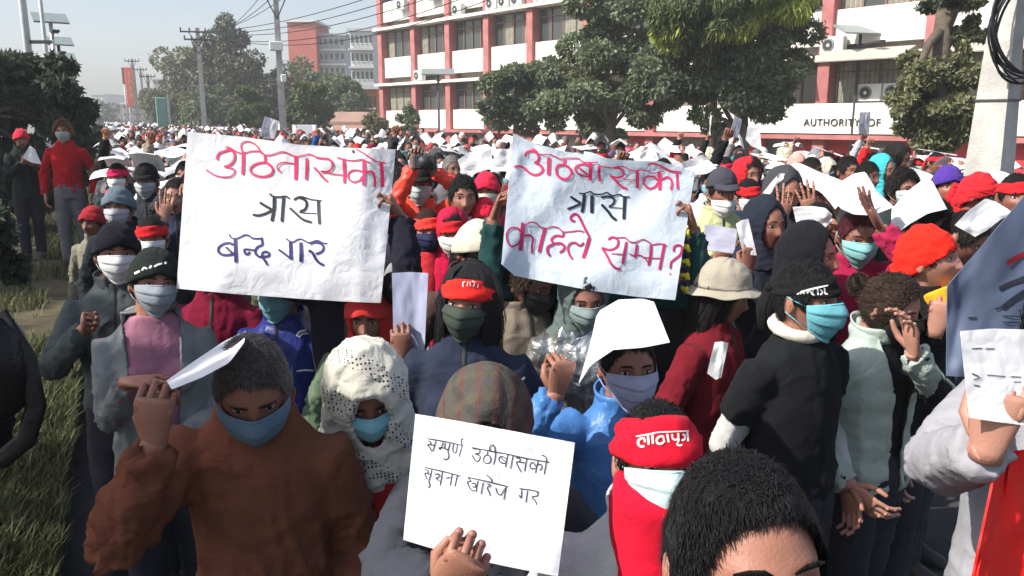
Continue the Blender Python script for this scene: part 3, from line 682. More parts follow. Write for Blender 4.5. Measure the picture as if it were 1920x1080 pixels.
# ------------------------------------------------------------------ ground, road, verge
M_asph = mat('asphalt', (.055, .055, .058), rough=.9, var=.25, vscale=3, bump=.6, bscale=120, stain=.2)
M_pave = mat('pavement', (.24, .22, .2), rough=.9, var=.2, vscale=2, bump=.4, bscale=60)
M_dirt = mat('verge_soil', (.10, .085, .05), rough=1, var=.35, vscale=4, bump=1, bscale=40, stain=.3)
M_kerb = mat('kerb_concrete', (.085, .08, .068), rough=.9, var=.2, vscale=6, bump=.5, bscale=70, stain=.25)
M_ground = mat('dusty_ground', (.16, .15, .12), rough=1, var=.3, vscale=.2)
M_grass = mat('grass_blades', (.095, .105, .042), rough=.7, var=.2, vscale=.8, island=.5, transl=.25)
M_conc = mat('concrete', (.50, .49, .46), rough=.85, var=.18, vscale=5, bump=.5, bscale=60, stain=.22)
M_steelw = mat('painted_steel', (.62, .64, .63), rough=.5, var=.08)
M_dark = mat('dark_metal', (.04, .045, .05), rough=.5, var=.1)
def strip(name, u0, u1, v0, v1, z, m, **t):
    g = G(); n = 20; g.add([RC(u0+(u1-u0)*i/n, v, z) for i in range(n+1) for v in (v0, v1)], [(2*i, 2*i+1, 2*i+3, 2*i+2)[::-1] for i in range(n)])
    return build(name, g, m, smooth=False, kind='structure')
g = G(); g.add([(-1500, -200, -.02), (1500, -200, -.02), (1500, 2500, -.02), (-1500, 2500, -.02)], [(0, 1, 2, 3)]); build('ground', g, M_ground, kind='structure', smooth=False)
strip('road', -15, 260, -.37, 11.5, 0, M_asph); strip('far_road', -15, 260, -11, -3.2, 0, M_asph)
strip('pavement', -15, 260, 11.7, 14.0, .13, M_pave)
g = G(); nu, nv = 160, 12
for i in range(nu+1):
    for j in range(nv+1):
        u = -6+i*.6; v = -3.1+j*(3.1-.52)/nv; z = .14+.05*vnoise(np.array([[u*.7, v*1.3, 0]]), 3)[0]*math.sin(math.pi*j/nv)+.06*math.sin(math.pi*j/nv); g.v.append(tuple(RC(u, v, z)))
g.f = [(i*(nv+1)+j, (i+1)*(nv+1)+j, (i+1)*(nv+1)+j+1, i*(nv+1)+j+1)[::-1] for i in range(nu) for j in range(nv)]; g.m = [0]*len(g.f); build('verge', g, M_dirt, kind='structure')
kr = empty('kerb', RC(0, -.44, 0), (0, 0, RA), kind='structure'); kg = G(); kg.box((0, .6, .075), (.14, 1.18, .15), bev=.012); km = kg.mesh('kerb_stone', M_kerb, False)
for i in range(70): obj('kerb_stone', km, kr, loc=(random.gauss(0, .004), -3+i*1.2, random.gauss(0, .003)))
kr2 = empty('pavement_kerb', RC(0, 11.6, 0), (0, 0, RA), kind='structure')
for i in range(40): obj('kerb_stone', km, kr2, loc=(0, -3+i*1.2, 0))
# grass
def grass(name, n, ur, vr, h, m, seed, zb=.15):
    r = np.random.default_rng(seed); u = r.uniform(*ur, n); v = r.uniform(*vr, n); dens = vnoise(np.stack([u*1.2, v*1.5, u*0], 1), 4)+.35*vnoise(np.stack([u*5, v*5, u*0], 1), 8)
    keep = dens > -.12; u, v = u[keep], v[keep]; n = len(u); x = -math.sin(RA)*u+math.cos(RA)*v; y = math.cos(RA)*u+math.sin(RA)*v
    a = r.uniform(0, 6.28, n); hh = h*r.uniform(.4, 1.3, n); w = .0035+.003*r.random(n); ln = hh*r.uniform(.2, .9, n)
    bx, by = np.cos(a), np.sin(a); z0 = np.full(n, zb)
    def q(s, t, up): return np.stack([x+bx*ln*t-by*w*s, y+by*ln*t+bx*w*s, z0+hh*up], 1)
    vs = np.stack([q(-1, 0, 0), q(1, 0, 0), q(.8, .3, .6), q(-.8, .3, .6), q(0, 1, .95)], 1).reshape(-1, 3)
    b = np.arange(n)*5; f = np.concatenate([np.stack([b, b+1, b+2, b+3], 1), np.stack([b+3, b+2, b+4, b+4], 1)])
    me = bpy.data.meshes.new(name); fl = np.stack([b, b+1, b+2, b+3], 1); tr = np.stack([b+3, b+2, b+4], 1)
    me = fastmesh(name, vs, np.concatenate([np.stack([b, b+1, b+2], 1), np.stack([b, b+2, b+3], 1), tr]), m)
    obj(name, me, kind='stuff')
grass('grass', 60000, (1.2, 9), (-3.0, -.55), .15, M_grass, 1)
grass('grass_edge', 15000, (1.2, 9), (-.66, -.37), .13, M_grass, 5, zb=.13)
grass('grass_further', 30000, (9, 26), (-3.0, -.55), .16, M_grass, 2)

# ------------------------------------------------------------------ trees
M_bark = mat('bark', (.10, .08, .06), rough=.95, var=.3, vscale=12, bump=1, bscale=40)
def leafmat(name, c, isl=.45, tr=.3): return mat(name, c, rough=.55, var=.18, vscale=.7, island=isl, transl=tr, spec=.35)
L_dark = leafmat('leaf_dark', (.055, .075, .045)); L_mid = leafmat('leaf_mid', (.16, .20, .11)); L_oliv = leafmat('leaf_olive', (.17, .18, .09))
L_light = leafmat('leaf_light', (.40, .46, .10), tr=.5); L_far = leafmat('leaf_far', (.10, .11, .07)); L_bush = leafmat('leaf_bush', (.10, .135, .05))
def leafcloud(centers, radii, n, size, droop=.3, shape=.45, seed=0, inner=.55, frond=0):
    r = np.random.default_rng(seed); C_ = np.array(centers, float); R3 = np.array(radii, float)
    w = (R3.prod(1))**(2/3); idx = r.choice(len(C_), n, p=w/w.sum()); d = r.normal(size=(n, 3)); d /= np.linalg.norm(d, axis=1)[:, None]
    rad = inner+(1-inner)*r.random(n)**.6; p = C_[idx]+d*R3[idx]*rad[:, None]; p += r.normal(size=(n, 3))*R3[idx]*.06
    ax = d*(1-droop)+np.array([0, 0, -1])*droop+r.normal(size=(n, 3))*.45; ax /= np.linalg.norm(ax, axis=1)[:, None]
    if frond: ax[:, 2] -= frond; ax /= np.linalg.norm(ax, axis=1)[:, None]
    s = np.cross(ax, r.normal(size=(n, 3))); s /= np.linalg.norm(s, axis=1)[:, None]; L = size*r.uniform(.6, 1.35, n)[:, None]
    nn = np.cross(ax, s); v = np.stack([p-ax*L*.5, p+s*L*shape*.5+nn*L*.06, p+ax*L*.5, p-s*L*shape*.5+nn*L*.06], 1).reshape(-1, 3); b = np.arange(n)*4
    return v, np.stack([b, b+1, b+2, b+3], 1)
def clusters(c, R3, n, rs=(.26, .42), seed=0, top=0):
    r = random.Random(seed); cs = []; rr = []
    for _ in range(n):
        while True:
            q = Vector((r.uniform(-1, 1), r.uniform(-1, 1), r.uniform(-1, 1)))
            if q.length < 1: break
        q = q*(.82); s = r.uniform(*rs)*(1-.25*abs(q.z)); cs.append((c[0]+q.x*R3[0], c[1]+q.y*R3[1], c[2]+q.z*R3[2])); rr.append((R3[0]*s, R3[1]*s, R3[2]*s*.8))
    return cs, rr
def tree(label, base, crowns, nleaf, size, m, trunk_r=.15, droop=.3, shape=.45, seed=0, group=None, ncl=16, frond=0, name='tree', cat='tree', lean=(0, 0), limbs=8, m2=None):
    root = empty(name, base, label=label, category=cat)
    if group: root['group'] = group
    cs, rr = [], []
    for i, (c, R3) in enumerate(crowns):
        a, b = clusters(V(c)-V(base), R3, ncl, seed=seed*10+i); cs += a; rr += b
    v, f = leafcloud(cs, rr, nleaf, size, droop, shape, seed, frond=frond); me = fastmesh('crown', v, f, m)
    if m2:
        me.materials.append(m2); mi = (vnoise(v[::4]*.9/max(.3, size*5), seed) > .15).astype(np.int32); me.polygons.foreach_set('material_index', mi)
    obj('crown', me, root)
    c0 = V(crowns[0][0])-V(base); g = G(); mid = Vector((c0.x*.3+lean[0], c0.y*.3+lean[1], c0.z*.55)); g.loft([(0, 0, -.2), (0, 0, .15), mid*.5, mid, c0], [trunk_r*1.3, trunk_r, trunk_r*.9, trunk_r*.8, trunk_r*.4], 10)
    r = random.Random(seed)
    for i in range(min(limbs, len(cs))):
        t = V(cs[r.randrange(len(cs))]); s = mid.lerp(c0, r.random()*.7); g.loft([s, s.lerp(t, .5)+Vector((0, 0, .08*t.length)), t], [trunk_r*.4, trunk_r*.28, trunk_r*.1], 6)
    build('trunk', g, M_bark, root); return root
def gp(px, d, z=0):      # ground point below a direction
    q = P(px, 225, d); return Vector((q.x, q.y, z))
# near dark tree on the verge (left)
tree('dark broad-leaved tree overhanging the verge at the left edge of the street', RC(13.6, -3.2, .15), [(P(10, 150, 13.6), (1.2, 1.0, .95)), (P(122, 215, 14.0), (.50, .6, .62)), (P(-30, 330, 13.6), (1.1, 1.0, 1.3)), (P(75, 310, 14.2), (1.0, .8, .95)), (P(152, 250, 16), (.42, .5, .5))], 21000, .24, L_dark, .12, droop=.55, shape=.32, seed=1, ncl=16)
tree('low dark bush at the left edge of the verge', RC(5.0, -2.4, .15), [(P(-62, 450, 5.2), (.36, .4, .5))], 3500, .09, L_dark, .04, seed=2, ncl=10, limbs=3, name='bush', cat='bush')
tree('tall unseen street tree beside the protesters, crown shaped to shade the left foreground', RC(.2, -4.6, .15), [((-4.75, .1, 4.5), (1.4, 1.4, .8)), ((-6.5, 1.4, 4.4), (1.6, 1.7, .9))], 12000, .15, L_dark, .16, seed=33, ncl=16)  # out of view; crowns placed to shade the brown jacket and the verge
tree('broad unseen street tree added to shade the onlookers on the verge', (-9.6, 8.9, .15), [((-9.3, 9.2, 4.9), (2.3, 2.3, 1.2))], 9000, .2, L_dark, .16, seed=34, ncl=18)  # added out of view so that its shadow falls on the verge onlookers
# right hand trees
tree('dark rounded tree in front of the red and white building, leftmost big one', gp(968, 30), [(P(968, 185, 30), (1.95, 1.6, 1.55)), (P(1025, 165, 30), (1.4, 1.2, 1.15))], 17000, .20, L_mid, .16, seed=3, m2=L_dark)
tree('tall dark tree behind the right end of the banners', gp(1145, 25), [(P(1145, 185, 25), (1.9, 1.5, 1.45)), (P(1140, 50, 25), (1.9, 1.5, 1.7)), (P(1215, 120, 25), (1.35, 1.2, 1.4)), (P(1060, 190, 25), (1.35, 1.2, 1.1)), (P(1230, 190, 25), (1.1, 1.1, 1.1))], 42000, .18, L_mid, .18, seed=4, m2=L_oliv, ncl=14)
tree('large tree with feathery light green top in front of the building', gp(1400, 20), [(P(1395, 175, 20), (1.75, 1.5, 1.25)), (P(1440, 60, 20), (1.4, 1.2, 1.4)), (P(1315, 130, 20), (1.2, 1.2, 1.1))], 32000, .155, L_mid, .17, seed=5, m2=L_dark, ncl=16)
tree('feathery pale green tree with drooping fronds above the dark one', gp(1345, 23), [(P(1320, 25, 19.0), (1.35, 1.2, 1.25)), (P(1430, -5, 19.0), (1.3, 1.2, .9)), (P(1260, 60, 19.5), (.8, .9, .9))], 27000, .22, L_light, .14, droop=.5, shape=.18, seed=6, frond=.6, m2=L_bush, ncl=18)
tree('dark tree with thick trunk beside the concrete pole', gp(1748, 12.5), [(P(1775, -20, 12.5), (.75, .6, .36)), (P(1752, 150, 12.5), (.86, .7, .72)), (P(1765, 240, 12.5), (.70, .7, .46)), (P(1712, 195, 12.5), (.36, .5, .5)), (P(1815, 60, 12.5), (.35, .4, .3)), (P(1800, 130, 12.5), (.45, .45, .4))], 19000, .115, L_oliv, .24, seed=7, m2=L_dark, ncl=12)
tree('small bushy tree left of the building corner', gp(702, 40), [(P(702, 238, 40), (.85, .8, .75))], 2600, .16, L_oliv, .07, seed=8, limbs=3)
tree('small dark conical tree in front of the building corner', gp(766, 36), [(P(765, 235, 36), (.65, .6, .85)), (P(765, 212, 36), (.35, .35, .5))], 2600, .15, L_mid, .07, seed=9, limbs=3)
# far tree belt
fb = [('tall eucalyptus group behind the poles, widest crown', 330, 150, 75, 3.1, 4.2, L_oliv), ('tall thin topped tree above the belt behind the utility pole', 415, 95, 70, 2.6, 3.4, L_far),
      ('dense dark tree left of the white utility pole', 465, 150, 66, 3.3, 3.4, L_far), ('dark tree just behind the white utility pole', 530, 165, 72, 2.6, 3.9, L_mid),
      ('light green bush in front of the far trees', 468, 205, 52, 1.5, 1.6, L_bush), ('light green tree right of the white utility pole', 575, 195, 52, 1.5, 1.5, L_bush),
      ('dark tree below the red brick tower', 612, 165, 70, 2.4, 2.1, L_mid), ('low olive tree at the left of the far belt', 300, 190, 90, 2.2, 2.8, L_oliv), ('dark low tree behind the brown roofed shed', 645, 180, 66, 1.8, 1.8, L_mid),
      ('hazy low tree at the far end of the street', 192, 215, 150, 4.2, 3.5, L_far), ('shadowed tree beside the green hoarding', 385, 200, 62, 1.9, 2.3, L_mid)]
for i, (lb, px, py, d, rx, rz, m) in enumerate(fb):
    c = P(px, py, d); tree(lb, gp(px, d), [(c, (rx*1.08, rx*.85, rz)), (c+Vector((rx*.3, 0, -rz*.6)), (rx, rx*.7, rz*.65)), (c+Vector((-rx*.3, 0, -rz*.5)), (rx*.9, rx*.7, rz*.6))], 9500, .34, m, .22, seed=20+i, ncl=14, limbs=4, group='trees in the distance')
tree('dense dark tree mass left of the white utility pole, behind the others', gp(440, 85), [(P(430, 150, 85), (4.6, 3, 4.4)), (P(360, 185, 85), (3.2, 2.5, 3.2)), (P(495, 190, 85), (2.6, 2.5, 3.4))], 15000, .4, L_far, .3, seed=61, ncl=16, group='trees in the distance')
tree('low dark shrubbery tree on the left median beyond the dark tree', gp(152, 24), [(P(150, 252, 24), (.75, .7, .6))], 3000, .2, L_dark, .05, seed=62, limbs=3)
# hedge behind the pavement
hg = G(); v, f = leafcloud([tuple(RC(u, 14.6, .55)) for u in np.arange(6, 34, .6)], [(.55, .55, .5)]*len(np.arange(6, 34, .6)), 14000, .09, .1, .5, 9)
hm = empty('hedge', RC(20, 14.6, 0), label='clipped dark green hedge running behind the right pavement', category='hedge'); obj('foliage', fastmesh('foliage', v-np.array(RC(20, 14.6, 0)), f, L_mid), hm)

# ------------------------------------------------------------------ main building
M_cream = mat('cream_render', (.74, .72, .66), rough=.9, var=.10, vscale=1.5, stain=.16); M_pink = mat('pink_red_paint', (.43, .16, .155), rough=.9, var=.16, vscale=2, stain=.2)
M_redw = mat('red_wall', (.45, .04, .05), rough=.85, var=.15, vscale=2); M_glass = mat('window_glass', (.05, .06, .06), rough=.12, var=.2, vscale=.8, spec=.6)
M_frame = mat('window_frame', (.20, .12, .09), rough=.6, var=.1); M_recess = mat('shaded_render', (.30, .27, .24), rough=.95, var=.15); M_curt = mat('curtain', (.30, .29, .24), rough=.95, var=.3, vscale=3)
M_ac = mat('ac_casing', (.66, .66, .63), rough=.5, var=.05)
ang = math.atan2(-.762, .648); B = empty('office_building', (-8.9, 54.1, 0), (0, 0, ang), label='long red and white office building with rows of windows behind the trees', category='building')
PS = [1.5, 5.2, 8.7, 12.2, 15.7, 19.6, 23.6, 27.6, 31.55, 35.2, 38.9, 42.6]; SL = [1.5, 4.27, 7.62, 10.97, 14.3]
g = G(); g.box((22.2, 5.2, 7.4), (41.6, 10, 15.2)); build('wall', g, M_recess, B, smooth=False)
g = G(); g.box((22.2, 5, 15.15), (42.6, 11, .3)); build('roof', g, M_conc, B, smooth=False)
pg = G(); pg.box((0, -.24, 7.3), (.46, .62, 15.4), bev=.02); pm = pg.mesh('pillar', M_pink, False)
for s in PS: obj('pillar', pm, B, loc=(s, 0, 0))
for z in SL:
    g = G(); g.box((22.1, -.34, z), (42.0, .86, .16)); build('ledge', g, M_cream if z > 2 else M_pink, B, smooth=False)
rr = random.Random(4)
def window_mesh(w, h, n=4):
    g = G()
    for i in range(n+1): g.box((-w/2+w*i/n, 0, h/2), (.07, .09, h))
    for z in (.035, h-.035, h*.74): g.box((0, 0.003, z), (w, .07, .06))
    return g.mesh('window', M_frame, False)
WM = {}; PM = {}; CM = {}
for i in range(11):
    w = PS[i+1]-PS[i]-.46; cx = (PS[i+1]+PS[i])/2
    for j, z in enumerate(SL[:4]):
        zn = SL[j+1]; s0, s1 = (z+.42, z+1.62) if j else (z+.12, z+1.12)
        if j == 0: s0, s1 = 1.62, 2.68
        g = G(); g.box((cx, -.30, (s0+s1)/2), (w-.006, .12, s1-s0), bev=.01); build('spandrel', g, M_cream, B, smooth=False)
        h = zn-.10-s1; key = (round(w, 2), round(h, 2))
        if key not in WM:
            WM[key] = window_mesh(w, h); q = G(); q.box((0, 0, h/2), (w/4-.07, .02, h)); PM[key] = q.mesh('pane', M_glass, False)
            q = G(); q.grid(lambda a, b: Vector(((a-.5)*(w/4-.08), .03*math.sin(a*25), b*h)), 16, 1); CM[key] = q.mesh('curtain', M_curt, False)
        wo_ = obj('window', WM[key], B, loc=(cx, -.03, s1))
        for k in range(4):
            x = -w/2+w*(k+.5)/4; obj('pane', PM[key], wo_, loc=(x, .03, 0))
            if rr.random() < .4: obj('curtain', CM[key], wo_, loc=(x, -.005, 0))
for i in range(11):
    w = PS[i+1]-PS[i]-.46; cx = (PS[i+1]+PS[i])/2; 
    if i % 2 or i > 7:
        for cx2, w2 in ((cx-w*.3, w*.38), (cx+w*.35, w*.28)): g = G(); g.box((cx2, -.2, .7), (w2, .1, 1.5)); build('red_wall', g, M_redw, B, smooth=False)
def ac_unit():
    g = G(); g.box((0, 0, .3), (.85, .32, .6), bev=.03); g.loft([(-.12, -.165, .3), (-.12, -.175, .3)], [.23, .23], 20, ref=(1, 0, 0), mi=1); g.loft([(-.12, -.176, .3), (-.12, -.19, .3)], [.06, .05], 10, mi=0)
    g.tube([(-.12+.2*math.cos(a), -.185, .3+.2*math.sin(a)) for a in np.linspace(0, 6.283, 17)], .008, 4); return g.mesh('air_conditioner', [M_ac, M_dark], False)
AC = ac_unit()
for k, (s, z, lb) in enumerate([(4.3, 8.55, 'air conditioner unit on the upper ledge near the left corner of the building'), (7.6, 8.75, 'air conditioner mounted high in the second bay of the building'), (9.9, 7.72, 'air conditioner in the third bay of the upper ledge'),
        (12.9, 7.72, 'leftmost air conditioner of the row in the fourth bay'), (13.9, 7.72, 'middle air conditioner of the row in the fourth bay'), (14.9, 7.72, 'right air conditioner of the row in the fourth bay'), (16.6, 7.72, 'air conditioner just right of the fifth pillar'),
        (6.0, 4.37, 'air conditioner on the middle ledge right of the second pillar'), (31.9, 4.37, 'large white air conditioner beside the right pillar, under the grey solar panel'), (33.3, 2.72, 'window air conditioner behind the lamp pole'), (34.2, 2.72, 'smaller window air conditioner right of the lamp pole')]):
    q = B.matrix_basis @ Vector((s, -.62, z)) if False else Matrix.Translation(B.location) @ Matrix.Rotation(ang, 4, 'Z') @ Vector((s, -.60 if z > 7 or z > 4 else -.42, z))
    obj('air_conditioner', AC, loc=q, rot=(0, 0, ang), label=lb, category='air conditioner', group='air conditioners on the building')
M_awn = mat('awning_sheet', (.42, .38, .32), rough=.8, var=.15)
for s0, s1, z in [(28.0, 31.1, 4.1), (31.7, 34.8, 4.1), (35.4, 38.6, 4.15)]:
    g = G(); g.grid(lambda a, b: Vector((s0+(s1-s0)*a, -.7-1.1*b, z+.35-.42*b)), 6, 3); me = evalmods(g.mesh('a', M_awn, False), [('SOLIDIFY', dict(thickness=.04))]); obj('awning', me, B)
def text_mesh(s, size, ext=.02, sp=1.15):
    c = bpy.data.curves.new('t', 'FONT'); c.body = s; c.size = size; c.extrude = ext; c.space_character = sp; o = bpy.data.objects.new('t', c); TMPS.collection.objects.link(o)
    dg = tmp_dg(o); me = bpy.data.meshes.new_from_object(o.evaluated_get(dg), depsgraph=dg); bpy.data.objects.remove(o); return me
g = G(); g.box((32.6, -.66, 2.15), (11.5, .10, 1.06), bev=.01); build('sign_board', g, M_cream, B, smooth=False)
me = text_mesh('AUTHORITY  OF', .36, .015, 1.1); me.materials.clear(); me.materials.append(M_dark); o = obj('lettering', me, B, loc=(31.05, -.735, 1.90), rot=(math.pi/2, 0, 0)); o.scale = (.98, 1, 1)
me = text_mesh('ACHT TRI', .16, .01); me.materials.clear(); me.materials.append(M_dark); obj('small_lettering', me, B, loc=(35.4, -.38, 5.35), rot=(math.pi/2, 0, 0))
# ------------------------------------------------------------------ distant buildings
M_brick = mat('brick_red', (.42, .12, .09), rough=.9, var=.1, vscale=1); M_brown = mat('brown_roof', (.30, .19, .15), rough=.85, var=.15, vscale=1); M_or = mat('orange_board', (.70, .11, .05), rough=.6, var=.1)
M_pale = mat('pale_tower', (.62, .63, .60), rough=.9, var=.05); M_pwin = mat('pale_window', (.50, .52, .52), rough=.5, var=.05); M_green = mat('green_hoarding', (.16, .34, .27), rough=.7, var=.12); M_gw = mat('grey_white_wall', (.45, .46, .47), rough=.9, var=.1)
def bld(label, pxl, pxr, pytop, d, depth, m, floors, bays, name='building', band=None, rot=0, roof=None, wmat=None):
    a = P(pxl, 225, d); b = P(pxr, 225, d); top = P((pxl+pxr)/2, pytop, d).z; w = b.x-a.x; root = empty(name, ((a.x+b.x)/2, a.y, 0), (0, 0, rot), label=label, category='building')
    g = G(); g.box((0, depth/2, top/2), (w, depth, top)); build('wall', g, m, root, smooth=False)
    g = G(); g.box((0, depth/2, top+.15), (w+.6, depth+.6, .3)); build('roof', g, roof or M_gw, root, smooth=False)
    if floors:
        fh = top/floors; bw = w/bays; q = G(); q.box((0, 0, 0), (bw*.55, .12, fh*.42)); wm = q.mesh('window', wmat or M_glass, False)
        q = G(); q.box((0, 0, 0), (bw*.62, .25, fh*.05)); sm = q.mesh('sill', M_pale, False)
        for i in range(bays):
            for j in range(floors):
                wo2 = obj('window', wm, root, loc=(-w/2+bw*(i+.5), -.02, fh*(j+.55))); obj('sill', sm, wo2, loc=(0, -.1, -fh*.24))
        if band:
            for j in range(1, floors): g = G(); g.box((0, -.3, fh*j), (w+.3, .6, fh*.12)); build('balcony_band', g, band, root, smooth=False)
    return root
if 0: bld('pale hazy apartment tower at the far left behind the lamp posts', -90, 139, -40, 250, 20, M_pale, 12, 12, wmat=M_pwin)
bld('red brick tower with white parapet above the far trees', 548, 600, 46, 110, 8, M_brick, 0, 0, roof=M_pale)
bld('grey and white glazed building right of the red brick tower', 602, 652, 70, 112, 10, M_gw, 7, 5, band=M_pale)
bld('white building under construction covered in scaffolding', 662, 704, 62, 95, 8, M_pale, 6, 5, band=M_gw)
bld('narrow orange building beside the scaffolded one', 682, 708, 168, 70, 5, mat('orange_plaster', (.55, .20, .07), var=.1), 2, 3)
bld('low shed with a plain brown roof left of the office building', 592, 690, 236, 60, 6, mat('shed_wall', (.13, .09, .09), var=.15), 1, 5, name='shed', roof=M_brown)
bld('hazy stack of flats at the far end of the street', 176, 200, 178, 300, 20, M_gw, 8, 4)
bld('brown apartment block behind the orange billboard', 232, 292, 196, 140, 12, mat('brown_plaster', (.30, .25, .21), var=.1), 4, 7)
bld('dull grey block beyond the leaning poles', 292, 330, 150, 165, 12, M_gw, 7, 4)
bld('grey low block far down the street left of the billboard', 205, 232, 214, 260, 15, M_gw, 4, 4)
r_ = empty('shed_roof', (0, 0, 0)); bpy.data.objects.remove(r_)
g = G(); w0 = P(590, 212, 59); w1 = P(692, 212, 59); g.grid(lambda a, b: Vector((w0.x+(w1.x-w0.x)*a, w0.y-.4+4*b, P(0, 244, 59).z+1.35*b)), 12, 2); me = evalmods(g.mesh('a', M_brown, False), [('SOLIDIFY', dict(thickness=.1))])
obj('canopy', me, label='pinkish brown sloping canopy roof of the low shed', category='canopy')
def board(label, px0, px1, py0, py1, d, m, cat, yaw=0, th=.3, post=True):
    a = P(px0, py0, d); b = P(px1, py1, d); root = empty(cat.replace(' ', '_'), ((a.x+b.x)/2, (a.y+b.y)/2, 0), (0, 0, yaw), label=label, category=cat)
    g = G(); g.box((0, 0, (a.z+b.z)/2), (abs(b.x-a.x)/max(.3, math.cos(yaw)), th, a.z-b.z), bev=.05); build('panel', g, m, root, smooth=False)
    if post and b.z > .3:
        g = G()
        for s in (-.4, .4): g.tube([(s*(b.x-a.x), th*.5+.05, 0), (s*(b.x-a.x), th*.5+.05, a.z)], .1, 6)
        build('post', g, M_steelw, root)
    return root
bb = board('vertical orange red billboard rising over the far street', 238, 254, 127, 200, 120, M_or, 'billboard', .3, 1.2)
me = text_mesh('E\nN\nE\nR', 1.0, .02); me.materials.clear(); me.materials.append(mat('faded_yellow_print', (.7, .4, .15), var=.05)); obj('lettering', me, bb, loc=(-.25, -.64, P(0, 145, 120).z), rot=(math.pi/2, 0, 0))
board('dark narrow sign panel attached left of the orange billboard', 230, 237, 127, 158, 121, mat('dark_red_board', (.12, .03, .04), var=.1), 'sign', .3, 1.0)
board('tall green hoarding panel beside the far trees', 295, 313, 183, 246, 62, M_green, 'hoarding', .4, .15)
for px0, px1, py0, py1, d, lb in [(497, 528, 229, 262, 34, 'white cloth banner held up left of the white utility pole'), (549, 594, 234, 264, 34, 'white cloth banner held up right of the white utility pole'), (398, 420, 238, 262, 38, 'small white banner far back left of the trees')]:
    board(lb, px0, px1, py0, py1, d, M_paper, 'banner', .1, .02)
# ------------------------------------------------------------------ poles, lamps, cables
def conc_pole(label, px, ytop, d, w, arms=((0, 1.2),), extra=False):
    b = gp(px, d); top = P(px, ytop, d).z; root = empty('utility_pole', b, (0, 0, .3), label=label, category='utility pole')
    g = G(); g.loft([(0, 0, -.1), (0, 0, top)], [(w*.62, w*.5), (w*.38, w*.32)], 4, ref=(1, 1, 0)); build('pole', g, M_conc, root, smooth=False)
    for dz, L in arms:
        g = G(); g.box((0, -.12, top-.25-dz), (L*2, .08, .09)); g.tube([(-L*.5, -.12, top-.3-dz), (0, -.1, top-1.1-dz)], .025, 5); g.tube([(L*.5, -.12, top-.3-dz), (0, -.1, top-1.1-dz)], .025, 5); ca = build('crossarm', g, M_dark, root, smooth=False)
        for s in (-.95, -.45, .45, .95):
            g = G(); g.loft([(s*L, -.12, top-.2-dz), (s*L, -.12, top-.12-dz), (s*L, -.12, top-.08-dz), (s*L, -.12, top-.02-dz)], [.03, .055, .035, .05], 8); build('insulator', g, M_dark, ca)
    return root, b, top
pA = conc_pole('tall white concrete utility pole with crossarm standing above the left banner', 530, -12, 32, .36, ((0, .75),))
g = G(); g.box((-.1, -.3, 4.9), (.5, .3, .35), bev=.03); g.box((.12, -.3, 3.7), (.22, .2, .3), bev=.03); build('junction_box', g, M_steelw, pA[0], smooth=False)
pB = conc_pole('grey utility pole with double crossarm in front of the dark far tree', 383, 56, 50, .40, ((0, 1.0), (.45, .8)))
for i, (px, yt, d) in enumerate([(258, 112, 85), (272, 128, 95), (284, 140, 78), (240, 195, 120), (222, 205, 150), (216, 203, 165), (228, 200, 135), (318, 176, 70)]):
    conc_pole(['thin pole standing in front of the orange billboard', 'thin pole right of the billboard', 'thin pole at left of the green hoarding', 'short looking pole far down the street under the billboard', 'distant pole in the hazy row, left one', 'farthest distant pole of the hazy row', 'distant pole in the hazy row, right one', 'pale pole right beside the green hoarding'][i], px, yt, d, .36, ((0, .7),) if i < 3 else ())
M_solar = mat('solar_panel', (.20, .24, .24), rough=.35, var=.1)
def lamp(label, px, ytop, d, yaw=0, wpan=1.5, arm=True):
    b = gp(px, d); top = P(px, ytop, d).z; root = empty('street_lamp', b, (0, 0, yaw), label=label, category='street lamp')
    g = G(); g.tube([(0, 0, -.1), (0, 0, top)], .055, 8); g.loft([(0, 0, 0), (0, 0, .5)], [.11, .09], 10); build('pole', g, M_steelw if d < 30 and px < 200 else M_dark, root)
    Mx = Matrix.Rotation(R_(24), 3, 'X'); g = G(); g.box((0, 0, top+.12), (wpan, .8, .05), M=Mx); build('solar_panel', g, M_solar, root, smooth=False)
    g = G(); g.tube([(0, 0, top-.5), (0, -.5, top-.35), (0, -.8, top-.33)], .025, 6); g.box((0, -.95, top-.35), (.22, .45, .08), bev=.02); build('lamp_head', g, M_dark, root, smooth=False)
lamp('solar street lamp in front of the building, right of the feathery tree', 1600, 66, 28, .25, 1.7)
lamp('solar street lamp before the left bays of the building', 823, 140, 42, .1, 1.7)
for px, yt, d, lb in [(115, 46, 25, 'nearest hazy solar street lamp on the left median'), (125, 86, 30, 'second hazy solar street lamp on the left median'), (131, 113, 35, 'third hazy solar street lamp on the left median')]: lamp(lb, px, yt, d, .6, .95)
for px, d, r, lb in [(68, 15, .065, 'thick pale steel lamp post behind the dark tree, left one'), (101, 21, .05, 'slim pale steel lamp post right of the thick one')]:
    b = gp(px, d); root = empty('lamp_post', b, label=lb, category='lamp post'); g = G(); g.loft([(0, 0, 0), (0, 0, 9)], [r*1.15, r*.8], 12); build('post', g, M_steelw, root)
    g = G(); g.tube([(0, 0, 8.6), (.5, -.2, 9.1), (1.5, -.5, 9.3)], .03, 6); g.box((1.8, -.6, 9.3), (.6, .25, .1), bev=.03); build('lamp_arm', g, M_steelw, root)
    if d < 20: g = G(); g.box((.2, 0, 3.5), (.5, .05, .06)); build('bracket', g, M_dark, root, smooth=False)
